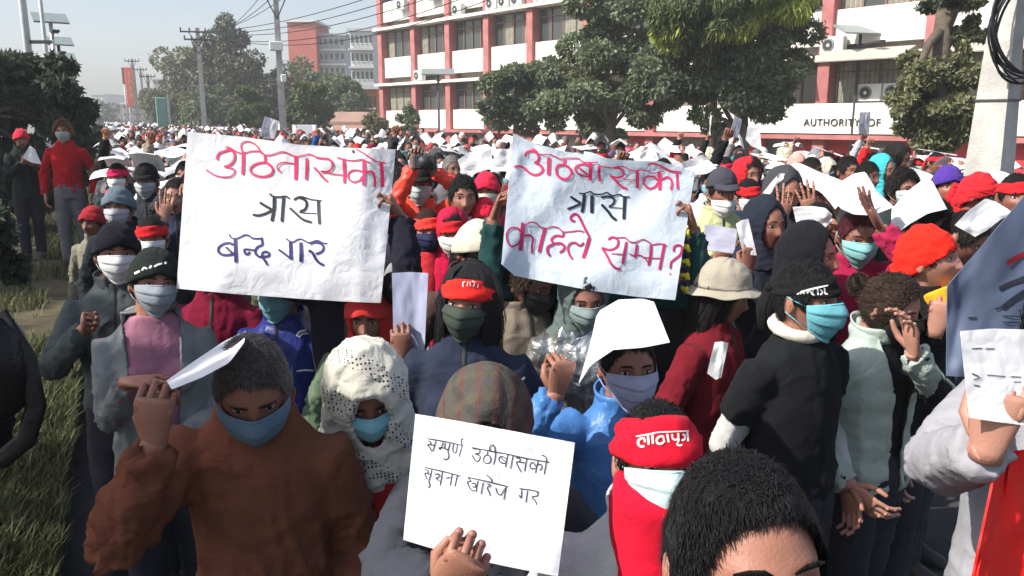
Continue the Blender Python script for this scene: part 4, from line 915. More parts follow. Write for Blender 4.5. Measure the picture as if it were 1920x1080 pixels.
# right concrete pole with cable coil
pb = gp(1866, 6.0); root = empty('concrete_pole', pb, (0, 0, R_(38)), label='big tapered concrete pole with a coil of black cable at the right edge', category='pole')
g = G(); g.loft([(0, 0, -.05), (0, 0, 1.6), (0, 0, 2.95), (0, 0, 6)], [(.205, .205), (.185, .185), (.115, .115), (.1, .1)], 4, ref=(1, 1, 0)); build('pole', g, M_conc, root, smooth=False)
g = G(); g.loft([(0, 0, 2.235), (0, 0, 2.25)], [.166, .165], 4, ref=(1, 1, 0)); build('strap', M_dark and g, M_dark, root, smooth=False)
inv = (Matrix.Translation(pb) @ Matrix.Rotation(R_(38), 4, 'Z')).inverted(); M_cable = mat('black_cable', (.012, .012, .014), rough=.45, var=.1); r = random.Random(3)
for k in range(9):
    c = inv @ P(1932+r.uniform(-6, 6), 52+r.uniform(-10, 8), 5.65+r.uniform(-.06, .04)); ra, rb = .27+r.uniform(-.03, .03), .34+r.uniform(-.05, .04); g = G(); tl = r.uniform(-.2, .2)
    ex = (Matrix.Rotation(-R_(38), 3, 'Z') @ Vector((1, 0, 0))); g.tube([c+ex*(ra*math.cos(a+tl))+Vector((0, 0, rb*math.sin(a)))+ex.cross(Vector((0, 0, 1)))*(.03*math.sin(a*2+k)) for a in np.linspace(0, 6.283, 40)], .006+r.random()*.004, 6); build('cable_coil', g, M_cable, root)
def cable(label, a, b, sag, r=.012):
    a, b = V(a), V(b); g = G(); g.tube([a.lerp(b, t)-a+Vector((0, 0, -sag*4*t*(1-t))) for t in np.linspace(0, 1, 24)], r, 5); build('cable', g, M_cable, loc=a, label=label, category='cable', group='overhead cables')
tp = pB[1]+Vector((0, 0, pB[2]))
for i in range(5): cable(['topmost','second','middle','fourth','lowest'][i]+' of five thin overhead cables running right from the grey utility pole', tp+Vector((-.8+.4*i, -.1, -.2-.25*(i > 2))), P(1050+i*25, -150+12*i, 24), .9+.15*i, .018)
for i in range(3): cable(['upper','middle','lower'][i]+' of three cables strung between the grey and the white utility pole', tp+Vector((.6-.5*i, -.1, -.2)), pA[1]+Vector((-.5+.5*i, -.1, pA[2]-.2)), .5, .014)
# boundary wall + parked car far right behind crowd
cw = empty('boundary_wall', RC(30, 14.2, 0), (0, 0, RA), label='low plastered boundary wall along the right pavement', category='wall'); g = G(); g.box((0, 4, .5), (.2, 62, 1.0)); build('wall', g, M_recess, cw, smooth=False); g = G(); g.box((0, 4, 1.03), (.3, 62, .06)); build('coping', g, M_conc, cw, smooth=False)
# ------------------------------------------------------------------ banners and their handwriting
WH = (.74, .75, .74); TEAL = (.20, .47, .52); BLK = (.014, .014, .016); NAVY = (.02, .025, .075); LIL = (.50, .51, .64); RED = (.55, .018, .024); CRIM = (.50, .015, .05); MAG = (.32, .015, .06)
GREY = (.17, .18, .18); DGREY = (.045, .047, .052); BLUE = (.02, .05, .22); CREAM = (.62, .58, .47)
lb, lM = sheet('banner', ([(352, 247), (450, 256), (560, 271), (650, 277), (742, 280)], [(331, 541), (440, 551), (560, 560), (640, 565), (714, 568)]), (2.92, 2.88, 2.86, 2.84), M_paper,
    'large white handwritten paper banner in red and black, left one of two', 'banner', 40, 30, .018, 3, dfun=lambda s, t: .025*math.sin(t*5.5+s)*.6+.012*abs(math.sin(s*7+t*2))+(.05*(s-.86)*6 if s > .86 else 0)*(1-abs(t-.45)), thick=.001)
bv = world_bvh([(lb, lM)])
A = (380, 250), 5.333
lettering('lettering_red', [([(150,265),(145,235),(170,195),(215,180),(270,165),(310,190),(320,240),(300,290),(255,325),(215,333)],24),([(215,333),(270,345),(315,365),(315,400),(280,430),(200,437),(130,422),(80,395),(35,365)],14),
 ([(225,150),(250,135),(290,155),(340,185),(390,200),(440,190),(500,178),(560,180),(600,205),(660,220),(720,205),(780,185),(830,190),(880,212),(930,230),(990,225),(1060,208),(1110,225),(1160,250),(1210,255),(1255,255)],13),
 ([(400,185),(385,150),(385,110),(410,88),(450,82),(500,95),(545,130),(575,175),(620,215)],14),([(405,180),(405,300),(400,415)],32),([(620,210),(628,290)],26),
 ([(628,290),(560,298),(500,325),(478,365),(500,405),(560,430),(620,432),(680,410),(702,370),(680,325),(640,295)],24),([(915,305),(860,295),(800,292),(755,315),(745,350),(770,380),(785,392)],15),([(930,230),(932,350),(928,465)],34),
 ([(1040,245),(1040,350),(1035,465)],28),([(1130,240),(1190,250),(1250,255),(1290,285),(1298,330),(1275,370),(1230,385),(1180,380)],21),([(1115,340),(1160,390),(1200,440),(1250,485)],19),([(1230,390),(1300,405),(1410,420)],11),
 ([(1410,250),(1418,380),(1418,500)],30),([(1340,240),(1420,262),(1500,272),(1590,262),(1640,280),(1680,298)],13),([(1610,262),(1612,400),(1605,520)],30),([(1600,385),(1550,370),(1490,375),(1455,410),(1465,460),(1510,487),(1560,475),(1600,430)],18),
 ([(1620,385),(1690,385),(1715,420),(1722,480),(1722,540)],24),([(1785,285),(1795,410),(1800,540)],38),([(1535,155),(1600,195),(1680,245),(1740,280),(1800,290),(1840,300)],12)], *A, bv, M_inkr, lb, lM)
lettering('lettering_black', [([(1505,165),(1505,195)],22),([(670,600),(700,630),(760,635),(830,630),(870,655)],16),([(715,640),(712,760),(690,880)],34),([(570,690),(625,725),(690,760)],24),([(690,770),(630,800),(560,820),(500,812)],24),([(810,640),(800,760),(792,885)],32),
 ([(910,665),(960,640),(1020,665),(1040,710),(1020,760),(970,780)],24),([(870,745),(930,800),(1000,860),(1090,890)],24),([(960,790),(1050,798),(1140,800)],9),([(1155,665),(1160,790),(1168,910)],32),([(910,655),(970,632),(1020,640),(1080,660),(1150,668),(1190,672)],11)], *A, bv, M_inkb, lb, lM)
Bz = (390, 400), 7.385
lettering('lettering_navy', [([(290,285),(320,335),(370,350),(430,335),(500,300),(560,305),(610,340),(680,350),(760,340)],20),([(375,350),(380,520),(385,680)],46),([(350,430),(280,410),(200,430),(145,480),(150,540),(210,575),(290,575),(350,560)],34),([(245,465),(300,515),(350,560)],30),
 ([(490,500),(540,495),(600,505),(650,510)],22),([(495,510),(520,560),(550,565),(580,530)],28),([(740,345),(750,430),(690,460),(655,510),(660,560),(700,595),(750,600),(830,590),(845,555),(800,530),(755,545),(750,600),(790,660),(820,715)],30),
 ([(1075,345),(1130,385),(1180,395),(1230,365),(1280,355),(1330,375),(1390,405),(1450,390),(1520,375),(1590,410),(1650,415)],18),([(1140,390),(1145,520),(1145,640)],46),([(975,500),(1060,560),(1140,625)],28),([(1285,400),(1288,530),(1285,675)],48),
 ([(1410,425),(1480,400),(1560,420),(1600,470),(1570,530),(1490,560)],30),([(1390,515),(1440,540),(1490,630),(1540,685),(1605,720)],36)], *Bz, bv, M_inkn, lb, lM)
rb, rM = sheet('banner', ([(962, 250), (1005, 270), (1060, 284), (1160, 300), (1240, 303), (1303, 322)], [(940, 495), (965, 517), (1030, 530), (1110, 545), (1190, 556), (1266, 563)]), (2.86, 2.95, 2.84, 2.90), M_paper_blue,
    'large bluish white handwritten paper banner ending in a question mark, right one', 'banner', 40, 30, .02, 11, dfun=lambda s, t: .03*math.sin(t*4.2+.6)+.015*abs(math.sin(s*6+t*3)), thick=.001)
bv = world_bvh([(rb, rM)]); C_ = (950, 260), 5.486
lettering('lettering_red', [([(195,185),(200,150),(250,125),(305,145),(330,190),(315,235),(285,245)],24),([(285,245),(340,270),(370,310),(355,350),(300,372),(240,355),(190,310),(140,285),(75,285)],22),([(255,95),(300,120),(320,150)],12),
 ([(330,155),(380,165),(440,160),(500,185),(560,210),(620,200),(690,200),(740,205),(790,240),(870,245),(940,240)],11),([(435,150),(425,100),(450,68),(500,70),(545,120),(590,190),(610,215)],20),([(435,190),(430,375)],36),([(600,210),(590,270)],30),
 ([(590,270),(530,275),(510,320),(530,385),(590,415),(640,400),(668,350),(640,295),(600,275)],24),([(850,270),(780,262),(720,280),(705,320),(740,360),(800,385),(850,395)],18),([(735,290),(790,335),(840,375)],16),([(862,245),(862,430)],36),([(955,270),(950,360),(962,440)],30),
 ([(950,280),(1000,290),(1080,300),(1110,295),(1170,285),(1220,295),(1280,325),(1340,330),(1380,322),(1440,330),(1500,355),(1560,345),(1620,330)],11),([(1100,300),(1160,305),(1205,345),(1190,385),(1130,400),(1090,390)],22),([(1065,375),(1120,430),(1180,490),(1240,515)],22),
 ([(1190,405),(1250,420),(1320,428)],9),([(1345,330),(1345,510)],34),([(1570,345),(1575,450),(1575,530)],36),([(1550,430),(1520,395),(1450,390),(1410,420),(1420,475),(1475,512),(1530,490),(1555,450)],20),([(1595,420),(1650,395),(1690,420),(1700,470),(1685,525)],22),
 ([(1455,270),(1500,255),(1570,275),(1640,310),(1700,335),(1795,345)],20),([(1750,345),(1755,430),(1758,520)],24)], *C_, bv, M_inkr, rb, rM)
lettering('lettering_black', [([(745,560),(800,565),(860,545),(900,570),(980,570),(1030,555),(1090,585),(1160,575),(1200,595),(1265,600)],15),([(800,570),(790,670),(775,760)],34),([(655,595),(710,630),(765,665)],24),([(760,670),(690,700),(625,725)],24),([(878,580),(875,765)],36),
 ([(970,605),(1050,595),(1105,620),(1095,670),(1050,700)],20),([(975,675),(1040,745),(1080,800),(1130,840)],28),([(1050,705),(1190,715)],9),([(1215,600),(1205,830)],34)], *C_, bv, M_inkb, rb, rM)
lettering('lettering_crimson', [([(245,290),(215,255),(150,255),(108,310),(115,390),(155,435),(210,420),(240,380)],18),([(270,210),(262,340),(245,480)],42),([(285,335),(330,325),(370,360),(360,430),(360,510)],22),
 ([(250,200),(300,215),(350,195),(400,205),(450,245),(510,255),(560,240),(620,250),(670,290),(740,290),(830,280),(880,295)],13),([(490,260),(460,370),(430,495)],34),([(675,290),(665,335),(600,330),(555,365),(580,405),(640,405),(680,430),(675,470),(635,500)],24),
 ([(580,410),(520,440),(515,490),(540,535)],24),([(880,400),(840,430),(790,400),(740,410),(718,460),(735,520),(765,565)],22),([(935,345),(910,440),(870,555)],36),([(790,185),(755,175),(750,140),(790,112),(830,140),(870,220),(910,300),(935,340)],24),
 ([(1120,370),(1165,345),(1220,375),(1215,430),(1170,465),(1120,470),(1055,450)],24),([(1060,455),(1110,530),(1150,610),(1200,655),(1245,662)],24),([(1150,510),(1270,515)],11),([(1305,390),(1285,500),(1265,615)],28),
 ([(1165,345),(1230,350),(1290,350),(1340,390),(1400,395),(1470,368),(1530,395),(1560,420),(1640,410),(1710,430)],13),([(1410,415),(1400,500),(1385,550)],28),([(1330,510),(1380,530),(1440,525),(1490,560),(1520,600)],13),([(1550,420),(1545,520),(1525,630)],28),
 ([(1480,545),(1560,555),(1660,555)],11),([(1685,410),(1660,540),(1635,670)],28),([(1775,490),(1785,440),(1830,425),(1860,450),(1840,520),(1780,570),(1750,600),(1745,660)],22),([(1733,710),(1747,712)],22)], (930, 380), 5.333, bv, M_inkm, rb, rM)
# hand-held sign in the foreground
sg, sM = sheet('placard', ([(779, 776), (880, 793), (980, 812), (1078, 830)], [(756, 1012), (850, 1040), (950, 1062), (1046, 1081)]), (1.44, 1.43, 1.33, 1.32), M_paper,
    'creased white paper placard with black handwriting hiding a face in the foreground', 'placard', 40, 34, .012, 5, dfun=lambda s, t: .008*abs(math.sin(s*4.5+t*2.4))+.010*abs(t-.68)+.006*abs(s-.5), thick=.0006)
bv = world_bvh([(sg, sM)])
S_ = [[(145,150),(300,175),(450,205),(595,240)],[(150,175),(185,195),(175,222),(145,230),(175,265),(195,310)],[(180,228),(238,235)],[(250,180),(232,245),(210,312)],[(345,195),(325,245),(300,285),(285,262)],[(290,262),(330,265),(375,275)],[(372,205),(362,255),(378,285),(415,285)],[(428,210),(415,260),(402,320)],[(402,320),(415,365),(400,405),(365,415),(350,400)],
 [(475,215),(463,280),(478,322),(508,318),(522,222)],[(583,240),(562,310),(540,382)],[(578,238),(572,165),(600,150)],[(705,265),(850,290),(1000,318),(1150,345),(1300,380),(1450,410),(1690,450)],[(720,275),(798,288),(800,330),(745,345)],[(745,345),(805,368),(800,420),(755,435),(705,355)],[(905,312),(902,352)],
 [(902,352),(862,380),(856,440),(900,466),(942,440),(940,385),(904,353)],[(1005,322),(1000,400),(980,480)],[(1005,322),(990,250),(960,232),(930,268),(940,312)],[(1145,405),(1080,375),(1048,405),(1070,452),(1130,462)],[(1075,392),(1130,442)],[(1160,350),(1145,430),(1130,510)],[(1225,368),(1210,450),(1195,530)],
 [(1262,392),(1312,402),(1310,440),(1270,450),(1300,520),(1332,575)],[(1310,448),(1375,455)],[(1402,402),(1385,480),(1372,565)],[(1515,505),(1480,452),(1442,478),(1455,530),(1510,522)],[(1545,430),(1525,510),(1510,590)],[(1528,485),(1580,475),(1592,520),(1560,552)],[(1650,445),(1635,520),(1620,605)],[(1588,355),(1640,385),(1655,445)],
 [(110,515),(250,545),(400,580),(560,625)],[(115,540),(155,560),(140,588),(110,590),(140,665)],[(142,595),(182,600)],[(198,545),(180,620),(158,690)],[(158,690),(175,745),(152,775)],[(230,600),(292,602),(282,640),(250,650),(295,685)],[(332,570),(320,650),(303,745)],[(375,650),(435,642)],[(458,595),(445,665),(430,745)],[(522,620),(505,690),(490,755)],
 [(650,640),(800,670),(950,705),(1170,760)],[(660,650),(692,690),(650,702),(690,790),(742,812)],[(700,722),(742,712),(750,758),(710,762)],[(785,680),(770,750),(755,825)],[(852,700),(835,775),(820,855)],[(900,722),(942,742),(900,772),(922,822),(940,875)],[(888,608),(940,650),(962,702)],[(1008,770),(1030,840),(1072,860),(1112,800),(1140,765)],
 [(1140,760),(1125,840),(1110,925)],[(1310,785),(1450,800),(1560,830)],[(1337,800),(1330,900),(1302,862)],[(1412,810),(1400,890),(1390,962)],[(1532,830),(1540,870),(1470,890),(1510,940),(1527,992)]]
lettering('lettering', [(s, 13) for s in S_], (780, 800), 6.75, bv, M_ink, sg, sM, .0015, 1.5)

# ------------------------------------------------------------------ generic paper shapes for heads
def paper_mesh(kind, seed=0):
    g = G()
    def fn(a, b):
        x = (a-.5)*.31; y = (b-.5)*.43; n = .006*vnoise(np.array([[a*3+seed, b*3, seed]]), seed)[0]
        if kind == 'visor':
            w = (a-.5)*2.0; return Vector((.14*math.sin(w), -.04+y, .012+.132*math.cos(w)+n-.9*max(0, -y-.07)**1.5))
        if kind == 'tent': return Vector((x*.85, -.03+y, .165+n-.62*abs(x)**1.12-.35*max(0, -y-.1)))
        if kind == 'drape':
            w = (b-.5)*2.0; return Vector((x*1.05, -.01-.20*math.sin(-w), .0+.155*math.cos(w)+n-.25*abs(x)**1.3))
        if kind == 'flat': return Vector((x, -.04+y, .135+n+.02*math.cos(a*4)+.03*a))
        return Vector((x, .01*math.sin(a*5)+n*2, y))                        # upright
    g.grid(fn, 14, 16); me = g.mesh('p', M_paperp if kind != 'visor' else M_paper); me = evalmods(me, [('SOLIDIFY', dict(thickness=.0008, offset=0))]); me.set_sharp_from_angle(angle=R_(60)); return me
PAP = {(k, s): paper_mesh(k, s) for k in ('visor', 'tent', 'drape', 'flat', 'upright') for s in (0, 1)}
def head_paper(h, kind, label, seed=0, rot=(0, 0, 0), off=(0, 0, 0), sc=1, group=None):
    o = obj('paper_sheet', PAP[(kind, seed)], M=h['Mw'] @ h['Mh'] @ Matrix.Translation(off) @ Euler([R_(a) for a in rot]).to_matrix().to_4x4() @ Matrix.Scale(sc, 4), label=label, category='paper')
    if group: o['group'] = group
    return o
def psheet(pts_top, pts_bot, d, label, m=M_paper, wr=.01, seed=0, nu=14, nv=14, **k): return sheet('paper_sheet', (pts_top, pts_bot), d, m, label, 'paper', nu, nv, wr, seed, **k)[0]
J = lambda col, **k: dict(kind='jacket', col=col, name='jacket', **k)
Sh = lambda col, **k: dict(kind='shirt', col=col, name='shirt', collar=False, **k)

# ------------------------------------------------------------------ foreground people
H = {}
H['front'] = hero(1392, 1068, .90, 10, (-10, 0, -2), 0, [J(DGREY)], [dict(k='hair2', col=(.006, .006, .007), sc=1.03)], label='bareheaded man with short black hair nearest the camera, face cut by the frame', voxel=.0042, dec=.5, hair=(.006, .005, .004))
h = H['lal'] = hero(1230, 872, 1.5, -4, (-12, 10, 3), 3, [J((.52, .54, .55), kind='coat', m=M_knit) if False else dict(kind='coat', col=(.52, .54, .55), name='jacket', m=M_knit)], [dict(k='hair', col=(.008, .007, .008), sc=1.02), dict(k='mask', col=(.50, .66, .66)), dict(k='bigband', col=(.55, .008, .025), sc=1.04)],
     label='person in wide red headband lettered in white, red scarf and pale fleece coat', voxel=.0048)
M_redk = CRIM
g = G(); g.loft([(.0, -.06, 1.53), (0, -.03, 1.46), (.0, -.05, 1.36), (.02, -.15, 1.22), (.03, -.19, 1.02), (.03, -.19, .85)], [(.078, .064), (.084, .09), (.080, .075), (.062, .035), (.055, .02), (.05, .012)], 20)
sm = remesh(g, .01, 2); folds(sm, .010, (12, 12, 9), 4); obj('scarf', fin(sm, M_cloth), h['root'], color=(.58, .008, .03))
bo = h['parts']['bigband']; bv = world_bvh([(bo, h['Mw'] @ ML[bo.name])]); F_ = (1150, 770), 10.8
lettering('lettering', [(s, w) for s, w in [([(460,520),(700,480),(900,440),(1200,425),(1530,410)],26),([(560,560),(505,610),(510,690),(570,728),(630,712)],46),([(560,560),(618,560),(645,640)],40),([(700,500),(716,690)],46),([(790,480),(802,670)],46),([(935,520),(880,580),(892,650),(950,672),(1020,640)],46),
  ([(930,530),(1000,520),(1025,600),(1040,640)],38),([(1090,470),(1120,640)],46),([(1190,470),(1202,560),(1260,590),(1312,562)],40),([(1312,450),(1322,620)],44),([(1320,620),(1290,680),(1345,705),(1395,690)],32),([(1400,480),(1450,500),(1440,580),(1380,600)],36),([(1500,430),(1515,620)],40)]], *F_, bv, M_whitep, bo, h['Mw'] @ ML[bo.name], .002, 1.0)
M_brown_wool = mat('brown_wool', rough=.85, use_obj=True, var=.16, vscale=14, bump=.35, bscale=300, spec=.15, wrinkle=.45)
M_plaid = mat('plaid_wool', (.085, .078, .07), rough=.95, var=.12, vscale=20, bump=.3, bscale=300, spec=.05, wrinkle=.3)
ntp = M_plaid.node_tree; bp_ = ntp.nodes['Principled BSDF']
for dr, cc, sc_w in (('X', (.16, .03, .02, 1), 9), ('Z', (.02, .035, .04, 1), 7), ('Y', (.12, .09, .05, 1), 6)):
    pv = bp_.inputs['Base Color'].links[0].from_socket; w_ = ntp.nodes.new('ShaderNodeTexWave'); w_.bands_direction = dr; w_.inputs['Scale'].default_value = sc_w; t_ = ntp.nodes.new('ShaderNodeTexCoord'); ntp.links.new(t_.outputs['Object'], w_.inputs['Vector'])
    q_ = ntp.nodes.new('ShaderNodeMath'); q_.operation = 'GREATER_THAN'; q_.inputs[1].default_value = .82; ntp.links.new(w_.outputs[0], q_.inputs[0]); q2 = ntp.nodes.new('ShaderNodeMath'); q2.operation = 'MULTIPLY'; q2.inputs[1].default_value = .32; ntp.links.new(q_.outputs[0], q2.inputs[0])
    x_ = ntp.nodes.new('ShaderNodeMix'); x_.data_type = 'RGBA'; ntp.links.new(q2.outputs[0], x_.inputs[0]); ntp.links.new(pv, x_.inputs[6]); x_.inputs[7].default_value = cc; ntp.links.new(x_.outputs[2], bp_.inputs['Base Color'])
h = H['sign'] = hero(908, 812, 1.66, 0, (26, 0, 4), 0, [J((.04, .044, .055), fat=1.12)], [dict(k='hair'), dict(k='hood', m=M_plaid, sc=1.04)], Ra=dict(wp=(830, 1105, 1.27), palm=(0, 1, 0), hand='fist', dirw=(.45, -.35, .7), pole=(-1, .3, -.8)), La=dict(w=(.30, -.1, .9)),
     label='person in dark jacket with grey-brown checked hood hidden behind the handwritten placard')
h = H['brown'] = hero(474, 722, 1.80, 4, (31, 14, -2), 1, [dict(kind='coat', col=(.155, .055, .032), name='jacket', fat=.98, amp=.012, nozip=1, m=M_brown_wool)], [dict(k='hair', col=(.07, .064, .062), sc=1.03), dict(k='mask', col=(.11, .18, .25), sc=1.06)],
     Ra=dict(wp=(290, 830, 1.62), palm=(0, 1, 0), hand='grip', dirw=(.12, -.1, 1), polew=(-.45, .2, -1)), La=dict(w=(.19, -.06, .84), pole=(.3, .6, -.5)), label='stout man with grey hair, blue mask and brown jacket raising a paper', voxel=.0048)
psheet([(312, 714), (360, 680), (420, 640), (461, 620)], [(322, 730), (378, 708), (430, 680), (458, 642)], (1.68, 1.88, 1.50, 1.62), 'white paper held edge-on by the man in the brown jacket', wr=.01, seed=2)
M_pat = mat('patterned_shawl', (.50, .485, .42), rough=.95, var=.14, vscale=6, bump=.25, bscale=300, wrinkle=.3)
nt = M_pat.node_tree; N = nt.nodes; Lk = nt.links; bsd = N['Principled BSDF']; prev = bsd.inputs['Base Color'].links[0].from_socket
tcn = N.new('ShaderNodeTexCoord'); mp = N.new('ShaderNodeMapping'); mp.inputs['Scale'].default_value = (1, 1, 1); Lk.new(tcn.outputs['Object'], mp.inputs[0])
ck = N.new('ShaderNodeTexVoronoi'); ck.inputs['Scale'].default_value = 95; ck.inputs['Randomness'].default_value = .1; Lk.new(mp.outputs[0], ck.inputs['Vector'])
wv = N.new('ShaderNodeTexWave'); wv.inputs['Scale'].default_value = 3.2; wv.inputs['Distortion'].default_value = .6; wv.bands_direction = 'DIAGONAL'; Lk.new(mp.outputs[0], wv.inputs['Vector'])
m1 = N.new('ShaderNodeMath'); m1.operation = 'LESS_THAN'; m1.inputs[1].default_value = .34; Lk.new(ck.outputs['Distance'], m1.inputs[0]); m2 = N.new('ShaderNodeMath'); m2.operation = 'GREATER_THAN'; m2.inputs[1].default_value = .60; Lk.new(wv.outputs[0], m2.inputs[0])
m3 = N.new('ShaderNodeMath'); m3.operation = 'MULTIPLY'; Lk.new(m1.outputs[0], m3.inputs[0]); Lk.new(m2.outputs[0], m3.inputs[1]); mx = N.new('ShaderNodeMix'); mx.data_type = 'RGBA'; Lk.new(m3.outputs[0], mx.inputs[0]); Lk.new(prev, mx.inputs[6]); mx.inputs[7].default_value = (.05, .035, .045, 1); Lk.new(mx.outputs[2], bsd.inputs['Base Color'])
H['shawl'] = hero(688, 742, 2.02, 10, (22, 6, -4), 2, [J((.30, .012, .016))], [dict(k='hair'), dict(k='mask', col=(.22, .50, .58)), dict(k='scarf', m=M_pat, sc=.97)], label='woman with cream patterned shawl over her head and bright blue mask')
h = H['navy'] = hero(878, 572, 2.58, -4, (4, -6, 5), 0, [J((.022, .028, .05), fat=1.05, amp=.009, female=True)], [dict(k='long', col=(.010, .009, .010), sc=1.05), dict(k='mask', col=(.045, .06, .045)), dict(k='wideband', col=(.70, .025, .02), sc=1.09)],
     label='woman with long black hair, red headband, olive mask and navy sweater', voxel=.0048)
jo = h['parts']['jacket']; bv = world_bvh([(jo, h['Mw'])]); lettering('emblem', [([(963, 716), (968, 722), (975, 716), (984, 707)], 4)], (0, 0), 1, bv, M_whitep, jo, h['Mw'])
bo = h['parts']['wideband']; bv = world_bvh([(bo, h['Mw'] @ ML[bo.name])]); lettering('lettering', [([(868, 538), (868, 530), (872, 528)], 2), ([(876, 537), (877, 528)], 2), ([(882, 537), (881, 528)], 2), ([(887, 538), (890, 530), (885, 527)], 2), ([(895, 540), (897, 532)], 2)], (0, 0), 1, bv, M_whitep, bo, h['Mw'] @ ML[bo.name], .002, 1)
h = H['paperhat'] = hero(1176, 690, 2.2, 6, (8, 4, 0), 4, [dict(kind='jacket', col=(.055, .17, .42), name='jacket', m=M_nylon, fat=1.05)], [dict(k='hair'), dict(k='mask', col=(.42, .42, .58), sc=1.04)],
     Ra=dict(wp=(1043, 738, 2.05), palm=(-.4, 1, 0), hand='fist', dirw=(.25, -.1, 1), polew=(-.6, .1, -1)), label='person in blue jacket under a white paper hat raising a clenched hand', voxel=.0048)
psheet([(1108, 640), (1120, 585), (1160, 562), (1205, 560), (1226, 566)], [(1085, 720), (1108, 684), (1150, 656), (1205, 652), (1256, 642)], (2.26, 2.2, 1.98, 2.02), 'white paper sheet bent over the head of the person in blue jacket', wr=.008, seed=3, dfun=lambda s, t: -.06*math.sin(math.pi*s)*(t))
g = G(); sg2 = h  # satchel strap / sleeveless white vest panel
h = H['pink'] = hero(288, 535, 2.92, 22, (4, 14, 8), 0, [Sh((.36, .16, .22), female=True, fat=1.1, amp=.005), dict(kind='jacket', col=(.25, .27, .275), name='cardigan', m=M_knit, opening=.095, fat=1.1, hem=.80, female=True)],
     [dict(k='hair'), dict(k='beanie', col=(.014, .02, .016)), dict(k='mask', col=(.34, .38, .42))], Ra=dict(wp=(238, 716, 2.72), hand='relaxed', dirw=(1, -.1, .05), palm=(0, .3, -1), pole=(-.3, .6, -1)), La=dict(w=(.08, -.24, 1.0), dirw=(-1, -.1, 0), palm=(0, 1, 0)),
     label='woman in grey cardigan over a pink top with black cap and grey mask')
bo = h['parts']['beanie']; bv = world_bvh([(bo, h['Mw'] @ ML[bo.name])]); lettering('lettering', [([(252, 513), (262, 508)], 4), ([(266, 507), (270, 502), (276, 504)], 3), ([(280, 503), (284, 498)], 4), ([(289, 500), (296, 496), (304, 494)], 3.5), ([(308, 494), (312, 492)], 4)], (0, 0), 1, bv, M_whitep, bo, h['Mw'] @ ML[bo.name], .002, 1)
H['beard'] = hero(219, 480, 3.35, 16, (4, 14, 4), 0, [dict(kind='jacket', col=(.085, .10, .10), name='jacket', fat=1.08)], [dict(k='hair'), dict(k='beanie', col=(.006, .007, .012)), dict(k='mask', col=WH)], Ra=dict(wp=(160, 615, 3.2), hand='fist', dirw=(.3, -.6, .4), palm=(1, 0, 0)), label='man in black beanie, white mask and grey jacket behind the pink topped woman')
def H2(key, px, py, d, label, **k):
    k.setdefault('voxel', .0066); k.setdefault('dec', .45); H[key] = hero(px, py, d, label=label, **k); return H[key]
H2('redb1', 286, 448, 4.25, 'person in bright red headband and white mask left of the left banner', yaw=8, hp=(6, 4, 0), tops=[J((.03, .03, .035))], gears=[dict(k='hair'), dict(k='tight', col=RED, sc=.97) if False else dict(k='wideband', col=RED), dict(k='mask', col=WH)])
H2('gbean', 224, 392, 5.0, 'person in blue-grey beanie and pale mask near the verge', yaw=5, tops=[J((.02, .025, .03))], gears=[dict(k='hair'), dict(k='beanie', col=(.12, .16, .19)), dict(k='mask', col=(.45, .45, .5))])
h = H2('bluej', 528, 552, 3.22, 'person in royal blue windproof jacket and teal mask under the left banner', yaw=-6, hp=(0, -4, 0), tops=[dict(kind='coat', col=(.015, .025, .17), name='jacket', m=M_nylon)], gears=[dict(k='hair'), dict(k='mask', col=(.16, .36, .42), sc=1.08)], skin=1)
jo = h['parts']['jacket']; bv = world_bvh([(jo, h['Mw'])]); lettering('emblem', [([(556, 630), (562, 622), (574, 619)], 4), ([(560, 632), (568, 626), (578, 625)], 3), ([(556, 696), (572, 694), (588, 695)], 3)], (0, 0), 1, bv, M_whitep, jo, h['Mw'])
H2('maroon', 405, 500, 3.35, 'person in maroon tracksuit top mostly hidden by the left banner', tops=[J((.16, .008, .03))], gears=[dict(k='hair')], La=dict(w=(.05, -.2, 1.2)))
H2('holdl', 655, 470, 3.1, 'dark clothed person holding up the left banner from behind', tops=[J((.012, .012, .02))], gears=[dict(k='hair')], skin=1, Ra=dict(wp=(368, 395, 3.02), hand='grip', palm=(0, -1, .1), dirw=(0, 0, 1)), La=dict(wp=(752, 408, 2.98), hand='hold', palmw=(-1, -.2, .0), dirw=(-.35, -.3, .8), polew=(-.15, .1, -1)))
h = H2('redk', 690, 596, 3.0, 'person in ragged red knitted cap holding a bluish sheet under the banner edge', hp=(10, 0, 0), tops=[dict(kind='jacket', col=(.13, .19, .12), name='sweater', m=M_knit)], gears=[dict(k='hair'), dict(k='beanie', col=(.62, .04, .035)), dict(k='hood', col=(.55, .03, .03), sc=.96)], skin=1, La=dict(wp=(752, 672, 2.7), hand='hold', palmw=(-.2, 1, 0), dirw=(0, 0, 1)))
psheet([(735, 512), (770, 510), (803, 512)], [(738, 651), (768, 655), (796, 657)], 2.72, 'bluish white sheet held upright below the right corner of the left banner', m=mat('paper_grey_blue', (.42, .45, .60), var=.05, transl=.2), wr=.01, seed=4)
h = H2('navymask', 801, 436, 4.2, 'woman in red headband, navy dotted mask and grey jacket looking sideways', yaw=8, hp=(2, 6, 0), tops=[J((.23, .25, .24), female=True)], gears=[dict(k='hair', col=(.05, .02, .012)), dict(k='wideband', col=(.70, .05, .04)), dict(k='mask', col=(.018, .02, .07))], skin=3)
g = G(); g.loft([(0, -.05, 1.42), (0, -.12, 1.3), (0, -.16, 1.15)], [(.07, .06), (.05, .03), (.03, .02)], 12); obj('scarf', fin(remesh(g, .012, 1), M_cloth), h['root'], color=(.5, .03, .04))
